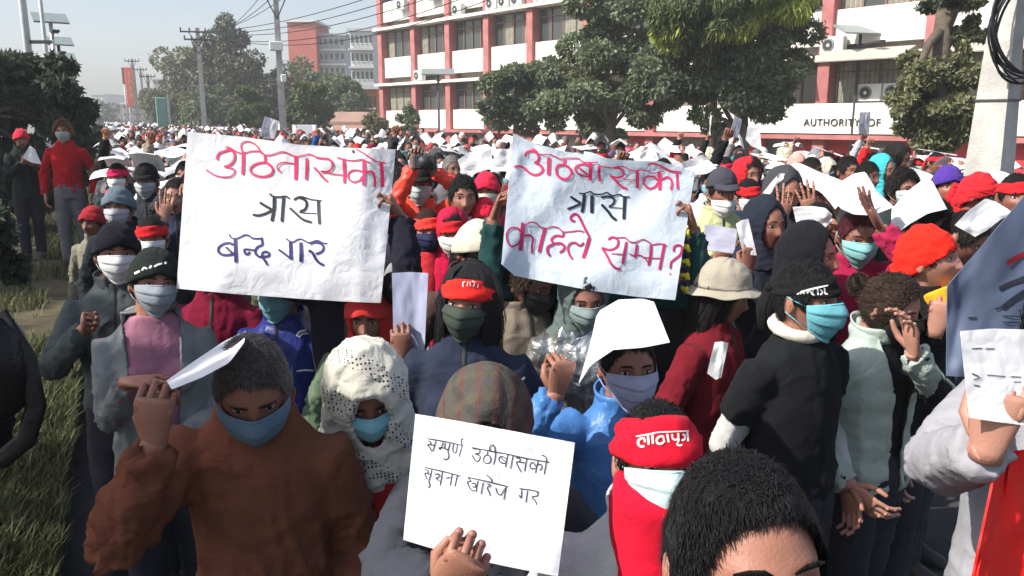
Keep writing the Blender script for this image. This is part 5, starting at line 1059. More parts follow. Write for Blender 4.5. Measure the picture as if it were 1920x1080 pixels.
h = H2('photog', 788, 350, 5.5, 'person in orange red jacket and black cap lifting a camera overhead', yaw=0, tops=[dict(kind='jacket', col=(.72, .06, .035), name='jacket', m=M_nylon)], gears=[dict(k='hair'), dict(k='cap', col=BLK), dict(k='mask', col=(.40, .52, .50), sc=1.05)], skin=2,
   Ra=dict(wp=(775, 312, 5.2), hand='hold', dirw=(.3, 0, 1), palm=(0, -1, 0)), La=dict(wp=(813, 322, 5.3), hand='hold', palm=(0, -1, 0), dirw=(-.3, 0, 1), pole=(1, 0, -.6)))
q = P(797, 303, 5.15); g = G(); g.box((0, 0, 0), (.15, .06, .10), bev=.012); ck_ = build('camera', g, M_dark, loc=q, smooth=False, label='black camera held up by the person in the orange red jacket', category='camera'); g = G(); g.loft([(0, -.03, 0), (0, -.09, 0)], [.035, .038], 14, ref=(1, 0, 0)); build('lens', g, M_dark, ck_)
H2('moust', 868, 372, 4.7, 'bareheaded young man with moustache and pink collared shirt', yaw=6, hp=(2, 6, 2), tops=[J((.62, .35, .40), kind='shirt') if False else dict(kind='shirt', col=(.62, .38, .42), name='shirt', collar=True)], gears=[dict(k='hairm', col=(.008, .008, .008))], skin=0, voxel=.0055)
H2('redcap2', 905, 412, 4.75, 'person in shiny red headband with white print and white mask, beside the moustached man', yaw=10, hp=(8, 6, 4), tops=[J((.40, .45, .36))], gears=[dict(k='hair'), dict(k='tight', col=(.70, .02, .05)), dict(k='mask', col=(.62, .60, .52))], skin=3)
H2('redcap3', 912, 362, 5.55, 'person in plain red cap and cream mask at the edge of the right banner', yaw=-4, hp=(4, 0, 0), tops=[J((.48, .03, .07))], gears=[dict(k='hair'), dict(k='beanie', col=(.66, .02, .06)), dict(k='mask', col=(.60, .58, .46))])
H2('maghood', 848, 438, 4.15, 'person bundled in a crimson hood with pale mask', yaw=5, hp=(10, 0, 0), tops=[J((.45, .01, .05))], gears=[dict(k='hair'), dict(k='hood', col=(.42, .012, .05), sc=.95), dict(k='wideband', col=(.6, .02, .03)), dict(k='mask', col=WH)])
h = H2('beret', 892, 476, 3.5, 'person in cream knitted hat with black lettered band looking right', yaw=22, hp=(10, 14, 6), tops=[J((.09, .05, .045))], gears=[dict(k='hair'), dict(k='beanie', col=(.60, .57, .46), sc=1.08), dict(k='band', col=BLK, sc=1.05), dict(k='mask', col=(.02, .02, .022))], skin=1)
h = H2('tan', 992, 532, 3.05, 'person in brown and tan coat leaning below the right banner', yaw=30, hp=(20, 20, 0), tops=[dict(kind='coat', col=(.20, .165, .13), name='coat')], gears=[dict(k='messy', col=(.03, .018, .012)), dict(k='mask', col=BLK)], skin=1)
h = H2('holdr', 1108, 480, 3.15, 'person in dark green top holding the right banner from behind', tops=[J((.015, .05, .05))], gears=[dict(k='hair')], skin=1, Ra=dict(wp=(925, 410, 2.98), hand='hold', palmw=(1, -.2, 0), dirw=(.3, -.2, .9), polew=(.15, .1, -1)), La=dict(wp=(1300, 428, 3.02), hand='hold', palmw=(-1, 0, 0), dirw=(-.3, -.2, .9), polew=(-.15, .1, -1)))
h = H2('foil', 1096, 560, 2.95, 'person wrapped in crinkled silver reflective plastic under the right banner', hp=(14, 6, 0), tops=[dict(kind='jacket', col=(.42, .43, .42), name='poncho', amp=.02, m=mat('silver_foil', (.5, .51, .5), rough=.28, metal=.85, var=.15, vscale=9, bump=1, bscale=24))], gears=[dict(k='hair'), dict(k='hood', col=(.10, .13, .13)), dict(k='mask', col=(.25, .32, .32))], skin=1)
H2('stripe', 1284, 520, 3.25, 'person with yellow and black striped scarf right of the right banner', tops=[J((.03, .03, .03))], gears=[dict(k='long')], skin=1)
g = G()
for i in range(9): g.loft([P(1270+i*1.2, 440+i*13, 2.98), P(1290-i*.3, 436+i*13, 2.97), P(1292-i*.5, 447+i*13, 2.97)], [.012, .014, .010], 6, mi=i % 2)
o = build('scarf_strip', g, [mat('yellow_weave', (.60, .50, .03), var=.1), M_inkb], label='yellow and black striped woven scarf hanging beside the right banner', category='scarf')
h = H['bucket'] = hero(1352, 556, 3.0, 52, (10, 20, 0), 1, [J((.14, .010, .018), fat=1.08)], [dict(k='long', col=(.012, .010, .009), sc=.9), dict(k='bucket', col=(.34, .31, .25), sc=1.06)], label='person in khaki bucket hat and maroon jacket turned to the right', voxel=.0062)
psheet([(1340, 642), (1353, 640), (1366, 643)], [(1326, 700), (1342, 712), (1352, 708)], 2.75, 'pale sheet tucked beside the maroon jacket of the bucket hat wearer', wr=.006, seed=6, nu=8, nv=8)
h = H['tee'] = hero(1510, 566, 2.48, 30, (6, 14, 2), 0, [Sh((.50, .50, .49), amp=.005, fat=.88, th=-.002), dict(kind='shirt', col=(.010, .011, .013), name='t_shirt', sleeve=.36, fat=1.0, amp=.009, collar=False, th=.012)],
     [dict(k='hair', col=(.007, .008, .008), sc=1.04), dict(k='band', col=(.01, .01, .01)), dict(k='mask', col=(.16, .48, .56), sc=1.04)], Ra=dict(w=(-.17, -.04, .86), pole=(-.1, .5, -1)), La=dict(w=(.22, -.05, .9)), label='young person in black t-shirt over white sleeves with lettered black headband and blue mask', voxel=.0048)
g = G(); g.tube([(.068*math.cos(a), .01+.066*math.sin(a), 1.452+.014*math.sin(a)) for a in np.linspace(0, 6.283, 24)], .020, 8); cm_ = remesh(g, .008, 1); folds(cm_, .004, (20, 20, 20), 2); obj('collar', fin(cm_, M_cloth), h['root'], color=(.60, .57, .48))
bo = h['parts']['band']; bv = world_bvh([(bo, h['Mw'] @ ML[bo.name])])
lettering('lettering', [([(1494, 552), (1510, 545), (1530, 540), (1553, 535)], 3), ([(1500, 552), (1504, 546), (1508, 551)], 3), ([(1513, 550), (1517, 544), (1521, 549)], 3.5), ([(1525, 545), (1522, 550), (1528, 554)], 3), ([(1533, 542), (1534, 553)], 3), ([(1538, 543), (1542, 548), (1538, 553)], 3), ([(1546, 540), (1547, 550), (1552, 551)], 3)], (0, 0), 1, bv, M_whitep, bo, h['Mw'] @ ML[bo.name], .002, 1)
h = H['bhood'] = hero(1520, 484, 3.3, 36, (8, 16, 0), 0, [J((.012, .013, .016))], [dict(k='hood', col=(.011, .012, .015), sc=1.06)], label='person in black hooded jacket facing right, cheek in sunlight', voxel=.0062)
h = H['bun'] = hero(1668, 578, 2.72, 30, (16, 10, -4), 3, [Sh(BLK, amp=.004, fat=.9), dict(kind='jacket', col=(.36, .43, .385), name='jacket', opening=.055, fat=1.08, amp=.009, puff=.005, m=M_nylon)], [dict(k='tied', col=(.035, .022, .016), sc=1.03), dict(k='mask', col=(.012, .012, .014), sc=1.03)],
     La=dict(wp=(1712, 660, 2.5), hand='relaxed', palmw=(-1, -.2, .2), dirw=(-.25, -.1, 1), polew=(.7, -.2, -1)), Ra=dict(w=(-.24, -.12, .95)), label='woman with hair in a bun and black mask wearing an open pale puffer jacket', voxel=.0048)
h = H['redscarf'] = hero(1738, 490, 3.0, 40, (0, 14, 0), 3, [J((.012, .012, .014), fat=1.05)], [dict(k='hair'), dict(k='tight', col=(.74, .022, .012), sc=1.02)], La=dict(wp=(1752, 640, 2.48), hand='two', palmw=(.4, 1, 0), dirw=(.15, -.1, 1), polew=(.3, -.6, -1)), label='person with bright red scarf tied over the head, two fingers raised, in profile', voxel=.0048)
g = G(); g.loft([(0, -.05, 1.44), (0, -.10, 1.36), (.0, -.13, 1.22)], [(.085, .07), (.07, .05), (.05, .03)], 14); obj('yellow_shirt', fin(remesh(g, .01, 1), M_cloth), h['root'], color=(.72, .36, .02))
h = H['edge'] = hero(2030, 600, 1.75, -20, (10, -20, 0), 3, [dict(kind='coat', col=(.30, .30, .325), name='coat', fat=1.15, amp=.006)], [dict(k='long'), dict(k='mask', col=WH)], Ra=dict(wp=(1852, 842, 1.42), hand='pinch', palm=(.2, 1, 0), dirw=(.1, -.05, 1), polew=(-1, -.2, -.9)), label='person in light grey coat and red scarf at the right edge holding papers', voxel=.0048)
sc_, _ = sheet('scarf', ([(1872, 850), (1900, 845), (1960, 840)], [(1815, 1120), (1860, 1130), (1950, 1130)]), (1.42, 1.5, 1.40, 1.5), mat('red_satin', (.80, .015, .012), rough=.6, var=.08, bump=.3), None, None, 20, 20, .03, 8, thick=.004)
sc_['label'] = 'long bright red scarf hanging down the front at the right edge'; sc_['category'] = 'scarf'
po = psheet([(1800, 621), (1860, 616), (1925, 618), (1980, 622)], [(1817, 783), (1860, 790), (1925, 798), (1975, 805)], 1.38, 'printed white sheet held up at the right edge of the frame', wr=.006, seed=7)
bv = world_bvh([(po, Matrix.Translation(po.location))]); lettering('print', [([(1822, 654), (1842, 653)], 2), ([(1848, 654), (1865, 654)], 2), ([(1822, 700), (1836, 706)], 2), ([(1826, 712), (1840, 708)], 2), ([(1850, 703), (1885, 706)], 1.6), ([(1895, 706), (1915, 707)], 1.6), ([(1826, 722), (1838, 724)], 2), ([(1900, 716), (1915, 716)], 1.5)], (0, 0), 1, bv, M_ink, po, Matrix.Translation(po.location), .0015, 2)
bo, bM = sheet('placard', ([(1776, 536), (1800, 508), (1850, 450), (1925, 362), (2010, 265)], [(1774, 705), (1800, 706), (1850, 705), (1925, 700), (2010, 690)]), 2.1, mat('slate_blue_print', (.085, .11, .175), rough=.6, var=.12, vscale=3, bump=.3, bscale=8), 'large slate blue poster with white edge and dark claw-like marks at the right', 'placard', 26, 22, .02, 9, thick=.003)
bv = world_bvh([(bo, bM)]); lettering('white_border', [([(1782, 534), (1810, 503), (1860, 447), (1925, 375)], 17)], (0, 0), 1, bv, M_whitep, bo, bM, .003, 4)
lettering('dark_marks', [([(1874, 542), (1895, 532), (1925, 520)], 9), ([(1880, 578), (1900, 562), (1925, 545)], 10), ([(1866, 580), (1885, 574)], 3), ([(1815, 596), (1832, 596)], 3), ([(1880, 592), (1925, 594)], 2), ([(1880, 604), (1912, 605)], 2)], (0, 0), 1, bv, M_inkb, bo, bM, .004, 3)
lettering('red_mark', [([(1888, 494), (1905, 484), (1925, 474)], 9)], (0, 0), 1, bv, mat('dark_red_print', (.25, .01, .02), var=.1), bo, bM, .004, 3)
# right-hand middle group
h = H2('mag', 1606, 446, 3.5, 'person in magenta jacket and turquoise mask shading the head with a big sheet', yaw=-2, hp=(10, 0, 0), tops=[J(MAG)], gears=[dict(k='hair', col=(.06, .008, .015)), dict(k='mask', col=(.25, .55, .55))], skin=1, La=dict(wp=(1652, 428, 3.3), hand='open', palmw=(0, -.3, 1), dirw=(-.5, .1, .8), polew=(.7, -.4, -1)))
psheet([(1552, 366), (1590, 352), (1630, 345), (1668, 380)], [(1578, 392), (1600, 402), (1635, 404), (1676, 388)], (3.55, 3.5, 3.3, 3.3), 'big white sheet laid flat over the head of the person in magenta', wr=.015, seed=8)
psheet([(1578, 340), (1600, 326), (1622, 322), (1638, 346)], [(1560, 362), (1590, 366), (1620, 360), (1648, 372)], (4.3, 4.2, 4.2, 4.1), 'second white sheet raised just behind the magenta jacket', wr=.02, seed=9)
h = H2('folded', 1742, 425, 3.6, 'person with dark face under a folded white sheet right of the magenta jacket', yaw=20, hp=(14, 10, 0), tops=[J((.55, .10, .05))], gears=[dict(k='hair')], skin=2)
psheet([(1672, 392), (1700, 360), (1735, 334), (1748, 340)], [(1670, 446), (1705, 420), (1740, 400), (1776, 392)], (3.75, 3.6, 3.4, 3.45), 'folded white sheet sheltering the dark face right of the magenta jacket', wr=.01, seed=10, dfun=lambda s, t: -.10*math.sin(math.pi*s)*t)
h = H2('navyh', 1436, 424, 3.9, 'person in navy hooded jacket singing with open mouth beside an upright sheet', yaw=16, hp=(2, 6, 0), tops=[J((.02, .025, .04))], gears=[dict(k='hood', col=(.018, .022, .035))], skin=1, Ra=dict(wp=(1402, 505, 3.65), hand='hold', palm=(0, 1, 0), dirw=(.1, 0, 1)))
psheet([(1380, 420), (1390, 413), (1403, 410)], [(1392, 470), (1405, 478), (1419, 479)], 3.62, 'narrow upright white sheet held by the person in the navy hood', wr=.008, seed=11, nu=8)
h = H2('greenj', 1352, 362, 5.0, 'man in grey cap with chin mask and light green jacket', yaw=6, hp=(6, 4, 0), tops=[dict(kind='jacket', col=(.42, .46, .24), name='jacket')], gears=[dict(k='hair'), dict(k='cap', col=(.05, .05, .065), sc=1.05)], skin=1, Ra=dict(w=(-.1, -.28, 1.2)), La=dict(w=(.1, -.28, 1.2)))
gm = gear(h['root'], h['Mh'], 'mask', col=WH, dz=-.035)
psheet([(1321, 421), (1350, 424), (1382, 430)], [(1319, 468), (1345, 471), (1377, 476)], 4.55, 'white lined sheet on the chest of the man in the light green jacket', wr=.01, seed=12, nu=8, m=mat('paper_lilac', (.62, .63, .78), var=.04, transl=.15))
H2('reds', 1400, 330, 6.3, 'woman draped in a red scarf with mask pulled to the chin', yaw=16, hp=(2, 10, 0), tops=[J((.55, .02, .03))], gears=[dict(k='hair'), dict(k='hood', col=(.55, .02, .03), sc=.95)], skin=0)
H2('redw', 1402, 372, 5.3, 'person in red headband and white mask below the red scarf woman', yaw=6, hp=(6, 0, 0), tops=[J((.03, .04, .07))], gears=[dict(k='hair'), dict(k='wideband', col=RED), dict(k='mask', col=WH)], skin=3)
h = H2('handsface', 1470, 364, 4.5, 'person in dark grey hood pressing hands to the face', yaw=8, hp=(12, 4, 0), tops=[J((.035, .04, .055))], gears=[dict(k='hood', col=(.05, .05, .055))], skin=0, Ra=dict(w=(-.07, -.17, 1.40), hand='open', palm=(0, 1, 0), dir=(.15, .1, 1)), La=dict(w=(.08, -.17, 1.42), hand='open', palm=(0, 1, 0), dir=(-.2, .1, 1)))
h = H2('whitecap', 1524, 368, 5.0, 'person with a white sheet as a cap and a hand over the mouth', yaw=14, hp=(8, 6, 0), tops=[J((.05, .06, .05))], gears=[dict(k='hair')], skin=1, La=dict(w=(.04, -.17, 1.42), hand='open', palm=(0, 1, 0), dir=(-.1, 0, 1)))
head_paper(h, 'visor', 'white sheet worn like a cap by the person covering the mouth', rot=(8, 0, 10))
h = H2('sheetb', 1532, 428, 3.95, 'person holding a broad white sheet above the black hood', yaw=10, hp=(10, 0, 0), tops=[J((.03, .03, .035))], gears=[dict(k='hair')], skin=0, La=dict(wp=(1582, 442, 3.7), hand='hold', palmw=(-1, 0, .3), dirw=(-.6, 0, .7)))
psheet([(1486, 388), (1520, 386), (1548, 390), (1560, 402)], [(1497, 434), (1525, 430), (1545, 428), (1560, 416)], 3.6, 'broad white sheet hanging above the black hood', wr=.012, seed=13)
for key, px, py, d, lab, kw in [
  ('prof', 1520, 322, 7.6, 'young dark haired man in profile among raised sheets', dict(yaw=50, tops=[J((.10, .02, .03))], gears=[dict(k='hairm')], skin=1)),
  ('m1', 1588, 322, 7.0, 'dark haired man with white collar behind the tilted sheet', dict(yaw=20, tops=[J((.35, .36, .38))], gears=[dict(k='hairm')], skin=0)),
  ('m2', 1625, 334, 6.6, 'dark haired man looking right beside the white-collared man', dict(yaw=30, tops=[J((.03, .03, .03))], gears=[dict(k='hairm')], skin=2)),
  ('tall', 1682, 300, 7.2, 'tall person with black hair above the turquoise cloth', dict(yaw=30, hp=(10, 10, 0), tops=[J((.01, .012, .02))], gears=[dict(k='long')], skin=1)),
  ('turq', 1655, 322, 6.9, 'person wrapped in a turquoise head cloth', dict(yaw=30, tops=[J((.05, .15, .2))], gears=[dict(k='hood', col=(.05, .42, .46))], skin=0)),
  ('mk', 1692, 358, 5.2, 'person with dishevelled dark hair and pale green mask', dict(yaw=10, tops=[J((.02, .03, .03))], gears=[dict(k='messy'), dict(k='mask', col=(.5, .65, .6))], skin=1)),
  ('purp', 1776, 352, 5.4, 'person in purple and black beanie left of the concrete pole', dict(yaw=-8, tops=[J((.04, .03, .05))], gears=[dict(k='hair'), dict(k='beanie', col=(.07, .03, .26))], skin=0)),
  ('rsc', 1832, 368, 4.9, 'person in crumpled red headscarf with white print before the pole', dict(yaw=30, hp=(10, 20, 0), tops=[J((.45, .02, .02))], gears=[dict(k='hair'), dict(k='tight', col=(.50, .02, .03), sc=1.03), dict(k='wideband', col=(.55, .02, .03), sc=1.05)], skin=1)),
  ('dg', 1800, 448, 3.5, 'person in dark slate jacket bent under a bright sheet', dict(yaw=40, hp=(30, 10, 0), tops=[J((.06, .065, .08))], gears=[dict(k='hair')], skin=1)),
  ('wc', 1872, 362, 5.6, 'person in white cap at the foot of the concrete pole', dict(yaw=20, tops=[J((.3, .05, .06))], gears=[dict(k='hair'), dict(k='cap', col=WH)], skin=0)),
  ('rr', 1902, 372, 4.4, 'dark clothed person at the right edge beyond the poster', dict(yaw=-10, tops=[J(BLK)], gears=[dict(k='hair'), dict(k='wideband', col=RED)], skin=1)),
  ('pinkh', 1494, 312, 8.2, 'person with pinkish red head cloth far right of the banners', dict(yaw=10, tops=[J((.3, .05, .06))], gears=[dict(k='tight', col=(.62, .30, .26))], skin=0)),
  ('oldm', 846, 318, 7.4, 'older bareheaded man with receding grey hair between the banners', dict(yaw=24, hp=(4, 10, 0), tops=[J((.12, .12, .13))], gears=[dict(k='hair', col=(.2, .19, .18), sc=.98)], skin=0)),
  ('redv1', 222, 334, 7.0, 'person in red headband under a rolled white sheet left of the banners', dict(yaw=4, hp=(8, 0, 0), tops=[J((.03, .05, .05))], gears=[dict(k='hair'), dict(k='wideband', col=(.6, .02, .10)), dict(k='mask', col=WH)], skin=0)),
  ('cyl', 276, 342, 6.2, 'person in black cap and grey mask with a tall white sheet on the head', dict(yaw=4, hp=(4, 0, 0), tops=[J((.03, .035, .045))], gears=[dict(k='hair'), dict(k='cap', col=BLK), dict(k='mask', col=(.45, .5, .52))], skin=0)),
  ('face', 330, 372, 5.3, 'person rubbing the face with a hand at the left banner edge', dict(yaw=14, tops=[J((.03, .04, .08))], gears=[dict(k='hair')], skin=3, Ra=dict(w=(-.05, -.18, 1.42), hand='open', palm=(0, 1, 0), dir=(.2, 0, 1)))),
  ('lgrn', 176, 420, 5.6, 'person in pale khaki jacket at the kerb by the verge', dict(yaw=-10, tops=[J((.20, .19, .15))], gears=[dict(k='hair'), dict(k='beanie', col=(.35, .02, .03))], skin=1)),
  ]:
    H2(key, px, py, d, lab, **kw)
head_paper(H['redv1'], 'drape', 'rolled white sheet standing over the red headband left of the banners', rot=(-25, 0, 4), off=(0, -.02, .09), sc=.62)
head_paper(H['cyl'], 'drape', 'tall curved white sheet on the black cap left of the banners', rot=(-40, 0, 0), off=(0, -.02, .10), sc=.66, seed=1)
psheet([(1790, 422), (1815, 396), (1848, 372), (1868, 378)], [(1828, 444), (1850, 432), (1878, 410), (1905, 402)], 3.3, 'bright white sheet held above the dark slate jacket', wr=.012, seed=14)
psheet([(1402, 236), (1415, 240), (1424, 236)], [(1398, 262), (1410, 275), (1428, 280)], 9, 'small white sheet raised high under the dark tree', wr=.02, seed=15, nu=6, nv=6)
psheet([(1200, 292), (1212, 280), (1226, 276)], [(1200, 305), (1220, 306), (1240, 306)], 8.4, 'white sheet poking above the middle of the right banner', wr=.02, seed=16, nu=6, nv=6)
psheet([(1278, 306), (1300, 296), (1318, 290)], [(1290, 330), (1325, 326), (1345, 315)], 6.0, 'white sheet just above the right corner of the right banner', wr=.02, seed=17, nu=6, nv=6)
psheet([(858, 300), (880, 285), (920, 278)], [(868, 330), (900, 322), (925, 315)], 6.6, 'large white sheet raised between the two banners', wr=.02, seed=18, nu=8, nv=8)
psheet([(925, 280), (945, 279), (965, 281)], [(926, 312), (945, 315), (962, 312)], 6.4, 'pale blue white sheet raised left of the right banner', wr=.02, seed=19, nu=8, nv=8)
psheet([(1448, 340), (1462, 325), (1478, 326)], [(1430, 362), (1444, 364), (1452, 352)], 4.4, 'white strip of paper standing beside the dark grey hood', wr=.01, seed=20, nu=6, nv=6)
# verge onlookers
H2('verge1', 40, 262, 11.0, 'person in red cap and dark jacket standing on the verge with a folded sheet', yaw=40, hp=(10, 0, 0), ground=.2, tops=[J((.018, .024, .022)), ], gears=[dict(k='hair'), dict(k='beanie', col=(.66, .03, .06))], skin=1, Ra=dict(w=(-.05, -.25, 1.25)), La=dict(w=(.1, -.3, 1.2)))
psheet([(44, 292), (56, 273), (66, 280)], [(42, 296), (60, 305), (78, 308)], 10.5, 'folded white sheet carried by the red capped person on the verge', wr=.02, seed=21, nu=6, nv=6)
H2('verge2', 118, 240, 10.5, 'curly brown haired person in red shirt standing on the verge', yaw=14, ground=.16, tops=[dict(kind='jacket', col=(.40, .008, .014), name='shirt')], gears=[dict(k='messy', col=(.16, .07, .025), sc=1.1), dict(k='mask', col=(.4, .42, .38))], trous=(.14, .14, .15), skin=0)
# dark figure cropped by the left edge
h = H2('dark', -430, 470, 1.9, 'black clothed person cropped by the left edge carrying a round bag', yaw=10, tops=[dict(kind='coat', col=(.006, .006, .007), name='coat', fat=1.15)], gears=[dict(k='hair')], La=dict(w=(.26, -.1, .95)), skin=1)
q = P(-22, 690, 1.62); bg_ = empty('shoulder_bag', q, (0, 0, .2), label='round black bag with a hanging strap loop at the left edge', category='bag')
g = G(); g.ell((0, 0, 0), (.080, .06, .112), 24, 16); bm_ = remesh(g, .012, 1); folds(bm_, .012, (10, 10, 12), 5); obj('bag_body', fin(bm_, M_nylon), bg_, color=(.006, .006, .007))
g = G(); g.loft([(.03, 0, .11), (.080, -.02, .02), (.086, -.02, -.08), (.06, -.02, -.15), (.01, -.02, -.19), (-.06, 0, -.20), (-.12, 0, -.12)], [(.006, .02)]*7, 8, ref=(0, 1, 0)); build('strap', g, M_nylon, bg_, color=(.008, .008, .009))
# ------------------------------------------------------------------ the wider crowd
LIM_V = 10.6
POSES = {'down': (None, None), 'papr': (dict(w=(-.12, -.17, 1.60), hand='hold', palm=(.3, 1, 0)), None), 'papl': (None, dict(w=(.12, -.17, 1.60), hand='hold', palm=(-.3, 1, 0))),
         'both': (dict(w=(-.16, -.10, 1.60), hand='hold', palm=(1, 0, 0)), dict(w=(.16, -.10, 1.60), hand='hold', palm=(-1, 0, 0))), 'fist': (dict(w=(-.24, -.12, 1.82), hand='fist', palm=(0, -1, 0), pole=(-1, 0, -.4)), None),
         'chest': (dict(w=(-.10, -.28, 1.20), hand='hold', palm=(.3, 1, 0)), dict(w=(.10, -.28, 1.20), hand='hold', palm=(-.3, 1, 0)))}
VAR = {}
def variant(pose, tilt):
    key = (pose, tilt)
    if key not in VAR:
        Mh = head_matrix((4+16*tilt, [-6, 8][tilt], [3, -3][tilt])); arms = [arm(-1, POSES[pose][0]), arm(1, POSES[pose][1])]
        VAR[key] = (Mh, arms, mk_body(Mh, arms, .0085, .8), mk_top(Mh, arms, 'jacket', .0145, seed=len(VAR), amp=.011))
    return VAR[key]
NECK = dict(a='dark')
HEADS = [('black hair', ['hair'], None), ('short dark hair', ['hairm'], None), ('long black hair', ['long'], None), ('tousled hair', ['messy'], None), ('red headband', ['hair', 'wideband'], (.52, .02, .03)), ('crimson headband', ['hair', 'band'], (.5, .01, .05)),
         ('grey cap', ['hair', 'cap'], (.12, .12, .13)), ('black cap', ['hair', 'cap'], BLK), ('navy beanie', ['hair', 'beanie'], (.02, .03, .09)), ('grey beanie', ['hair', 'beanie'], (.2, .21, .22)), ('maroon hood', ['hood'], (.18, .01, .03)), ('black hood', ['hood'], BLK),
         ('white cap', ['hair', 'cap'], WH), ('green shawl', ['scarf'], (.06, .16, .09)), ('cream shawl', ['scarf'], (.5, .47, .38)), ('red head cloth', ['hair', 'tight'], (.66, .03, .03)), ('pink shawl', ['scarf'], (.5, .2, .26)), ('white sun hat', ['hair', 'bucket'], (.6, .6, .56))]
HW = [16, 15, 12, 6, 7, 4, 5, 5, 3, 4, 2, 4, 4, 2, 3, 2, 2, 3]
JACK = [('black', (.012, .012, .014)), ('charcoal', (.04, .042, .046)), ('navy', (.018, .025, .06)), ('grey', (.17, .17, .18)), ('maroon', (.14, .012, .02)), ('red', (.5, .02, .025)), ('olive', (.08, .085, .045)), ('brown', (.12, .07, .045)), ('blue', (.03, .09, .28)),
        ('light grey', (.4, .41, .42)), ('white', (.62, .62, .6)), ('teal', (.03, .16, .17)), ('pink', (.5, .14, .22)), ('beige', (.36, .3, .22)), ('dark green', (.02, .06, .035)), ('purple', (.12, .04, .18))]
JW = [12, 10, 8, 7, 6, 5, 4, 5, 4, 5, 5, 3, 3, 4, 3, 2]
MASKS = [('white mask', WH), ('blue mask', (.22, .46, .55)), ('black mask', BLK), ('no mask', None), ('green mask', (.25, .42, .34))]; MW = [7, 7, 3, 5, 2]
rc = random.Random(11); used = set(); crowd = []
occ = list(PEOPLE)
cand = []
for i in range(9000):
    d = 3.6+44*rc.random()**1.25; px = rc.uniform(-90, 2010); q = P(px, 225, d); u, v = UV_(q.x, q.y)
    if not (-.05 < v < LIM_V) or u < 2: continue
    cand.append((d, q.x, q.y, u, v, px))
cand.sort()
# keep people out of the sight lines to the hand placed ones in front of the road
def blocks(d, x, y, px):
    for (hx, hy) in PEOPLE:
        hd = hy
        if d < hd+.1 and abs(x/y-hx/hy) < .33/max(1, d) and d > .6: return True
    return False
cell = {}
for (d, x, y, u, v, px) in cand:
    if len(crowd) >= 232+1000: break
    if d < 8 and blocks(d, x, y, px): continue
    md = .50 if d < 16 else .62
    if any((x-a)**2+(y-b)**2 < md*md for a, b in occ): continue
    if d < 7.0 and 940 > px > 700 and False: continue
    occ.append((x, y)); crowd.append((d, x, y, u, v, px))
N_IND = 300-len(PEOPLE)-8
ind = crowd[:N_IND]; rest = crowd[N_IND:]
LC = {}
for (d, x, y, u, v, px) in ind:
    for _ in range(200):
        hd = rc.choices(range(len(HEADS)), HW)[0]; jk = rc.choices(range(len(JACK)), JW)[0]; mk = rc.choices(range(len(MASKS)), MW)[0]
        if (hd, jk, mk) not in used: break
    used.add((hd, jk, mk)); pose = rc.choices(list(POSES), [10, 3, 3, 3, 1, 3])[0]; tilt = rc.randrange(2); Mh, arms, bm_, jm_ = variant(pose, tilt)
    S = rc.gauss(1.0, .035)*(.985); yaw = rc.gauss(15, 18); loc = Vector((x, y, 0))
    an = 'an' if JACK[jk][0][0] in 'aeiou' else 'a'
    lab = f'person in {JACK[jk][0]} jacket with {HEADS[hd][0]} and {MASKS[mk][0]}, in the crowd'
    root = empty('person', loc, (0, 0, R_(yaw)), label=lab, category='person', group='protesters filling the street'); root.scale = (S, S, S)
    obj('body', bm_, root, color=SKINS[rc.randrange(5)]); obj('jacket', jm_, root, color=JACK[jk][1]); 
    if d < 9: face_parts(root, Mh)
    for gk in HEADS[hd][1]: gear(root, Mh, gk, col=HEADS[hd][2] if gk not in ('hair', 'hair2', 'hairm', 'long', 'messy') else None)
    if MASKS[mk][1]: gear(root, Mh, 'mask', col=MASKS[mk][1])
    if d < 14: lower(root, rc.choice([(.02, .02, .025), (.03, .035, .06), (.08, .07, .06)]), rc.randrange(3))
    else: obj('trousers', TROUS[rc.randrange(3)], root, color=(.025, .027, .035))
    Mw = Matrix.Translation(loc) @ Matrix.Rotation(R_(yaw), 4, 'Z') @ Matrix.Scale(S, 4); h = dict(Mw=Mw, Mh=Mh)
    who = f'the person in {JACK[jk][0]} jacket with {HEADS[hd][0]} and {MASKS[mk][0]}'
    if pose in ('papr', 'papl', 'both') or (pose == 'down' and rc.random() < .28):
        k = rc.choice(['visor', 'tent', 'drape', 'flat']); head_paper(h, k, f'white paper over {who}', seed=rc.randrange(2), rot=(rc.uniform(-22, 8), rc.uniform(-12, 12), rc.uniform(-30, 30)), off=(0, -.02, .01), sc=rc.uniform(.85, 1.1), group='papers held by the crowd')
    elif pose == 'chest':
        head_paper(dict(Mw=Mw, Mh=Matrix.Identity(4)), 'upright', f'white paper before {who}', rot=(rc.uniform(-35, 0), 0, rc.uniform(-15, 15)), off=(0, -.37, 1.30), sc=.8, group='papers held by the crowd')
    elif pose == 'fist' and rc.random() < .4 and d > 10:
        head_paper(dict(Mw=Mw, Mh=Matrix.Identity(4)), 'upright', f'white paper raised by {who}', rot=(0, rc.uniform(-20, 20), rc.uniform(-40, 40)), off=(-.24, -.16, 2.05), sc=.7, group='papers held by the crowd')
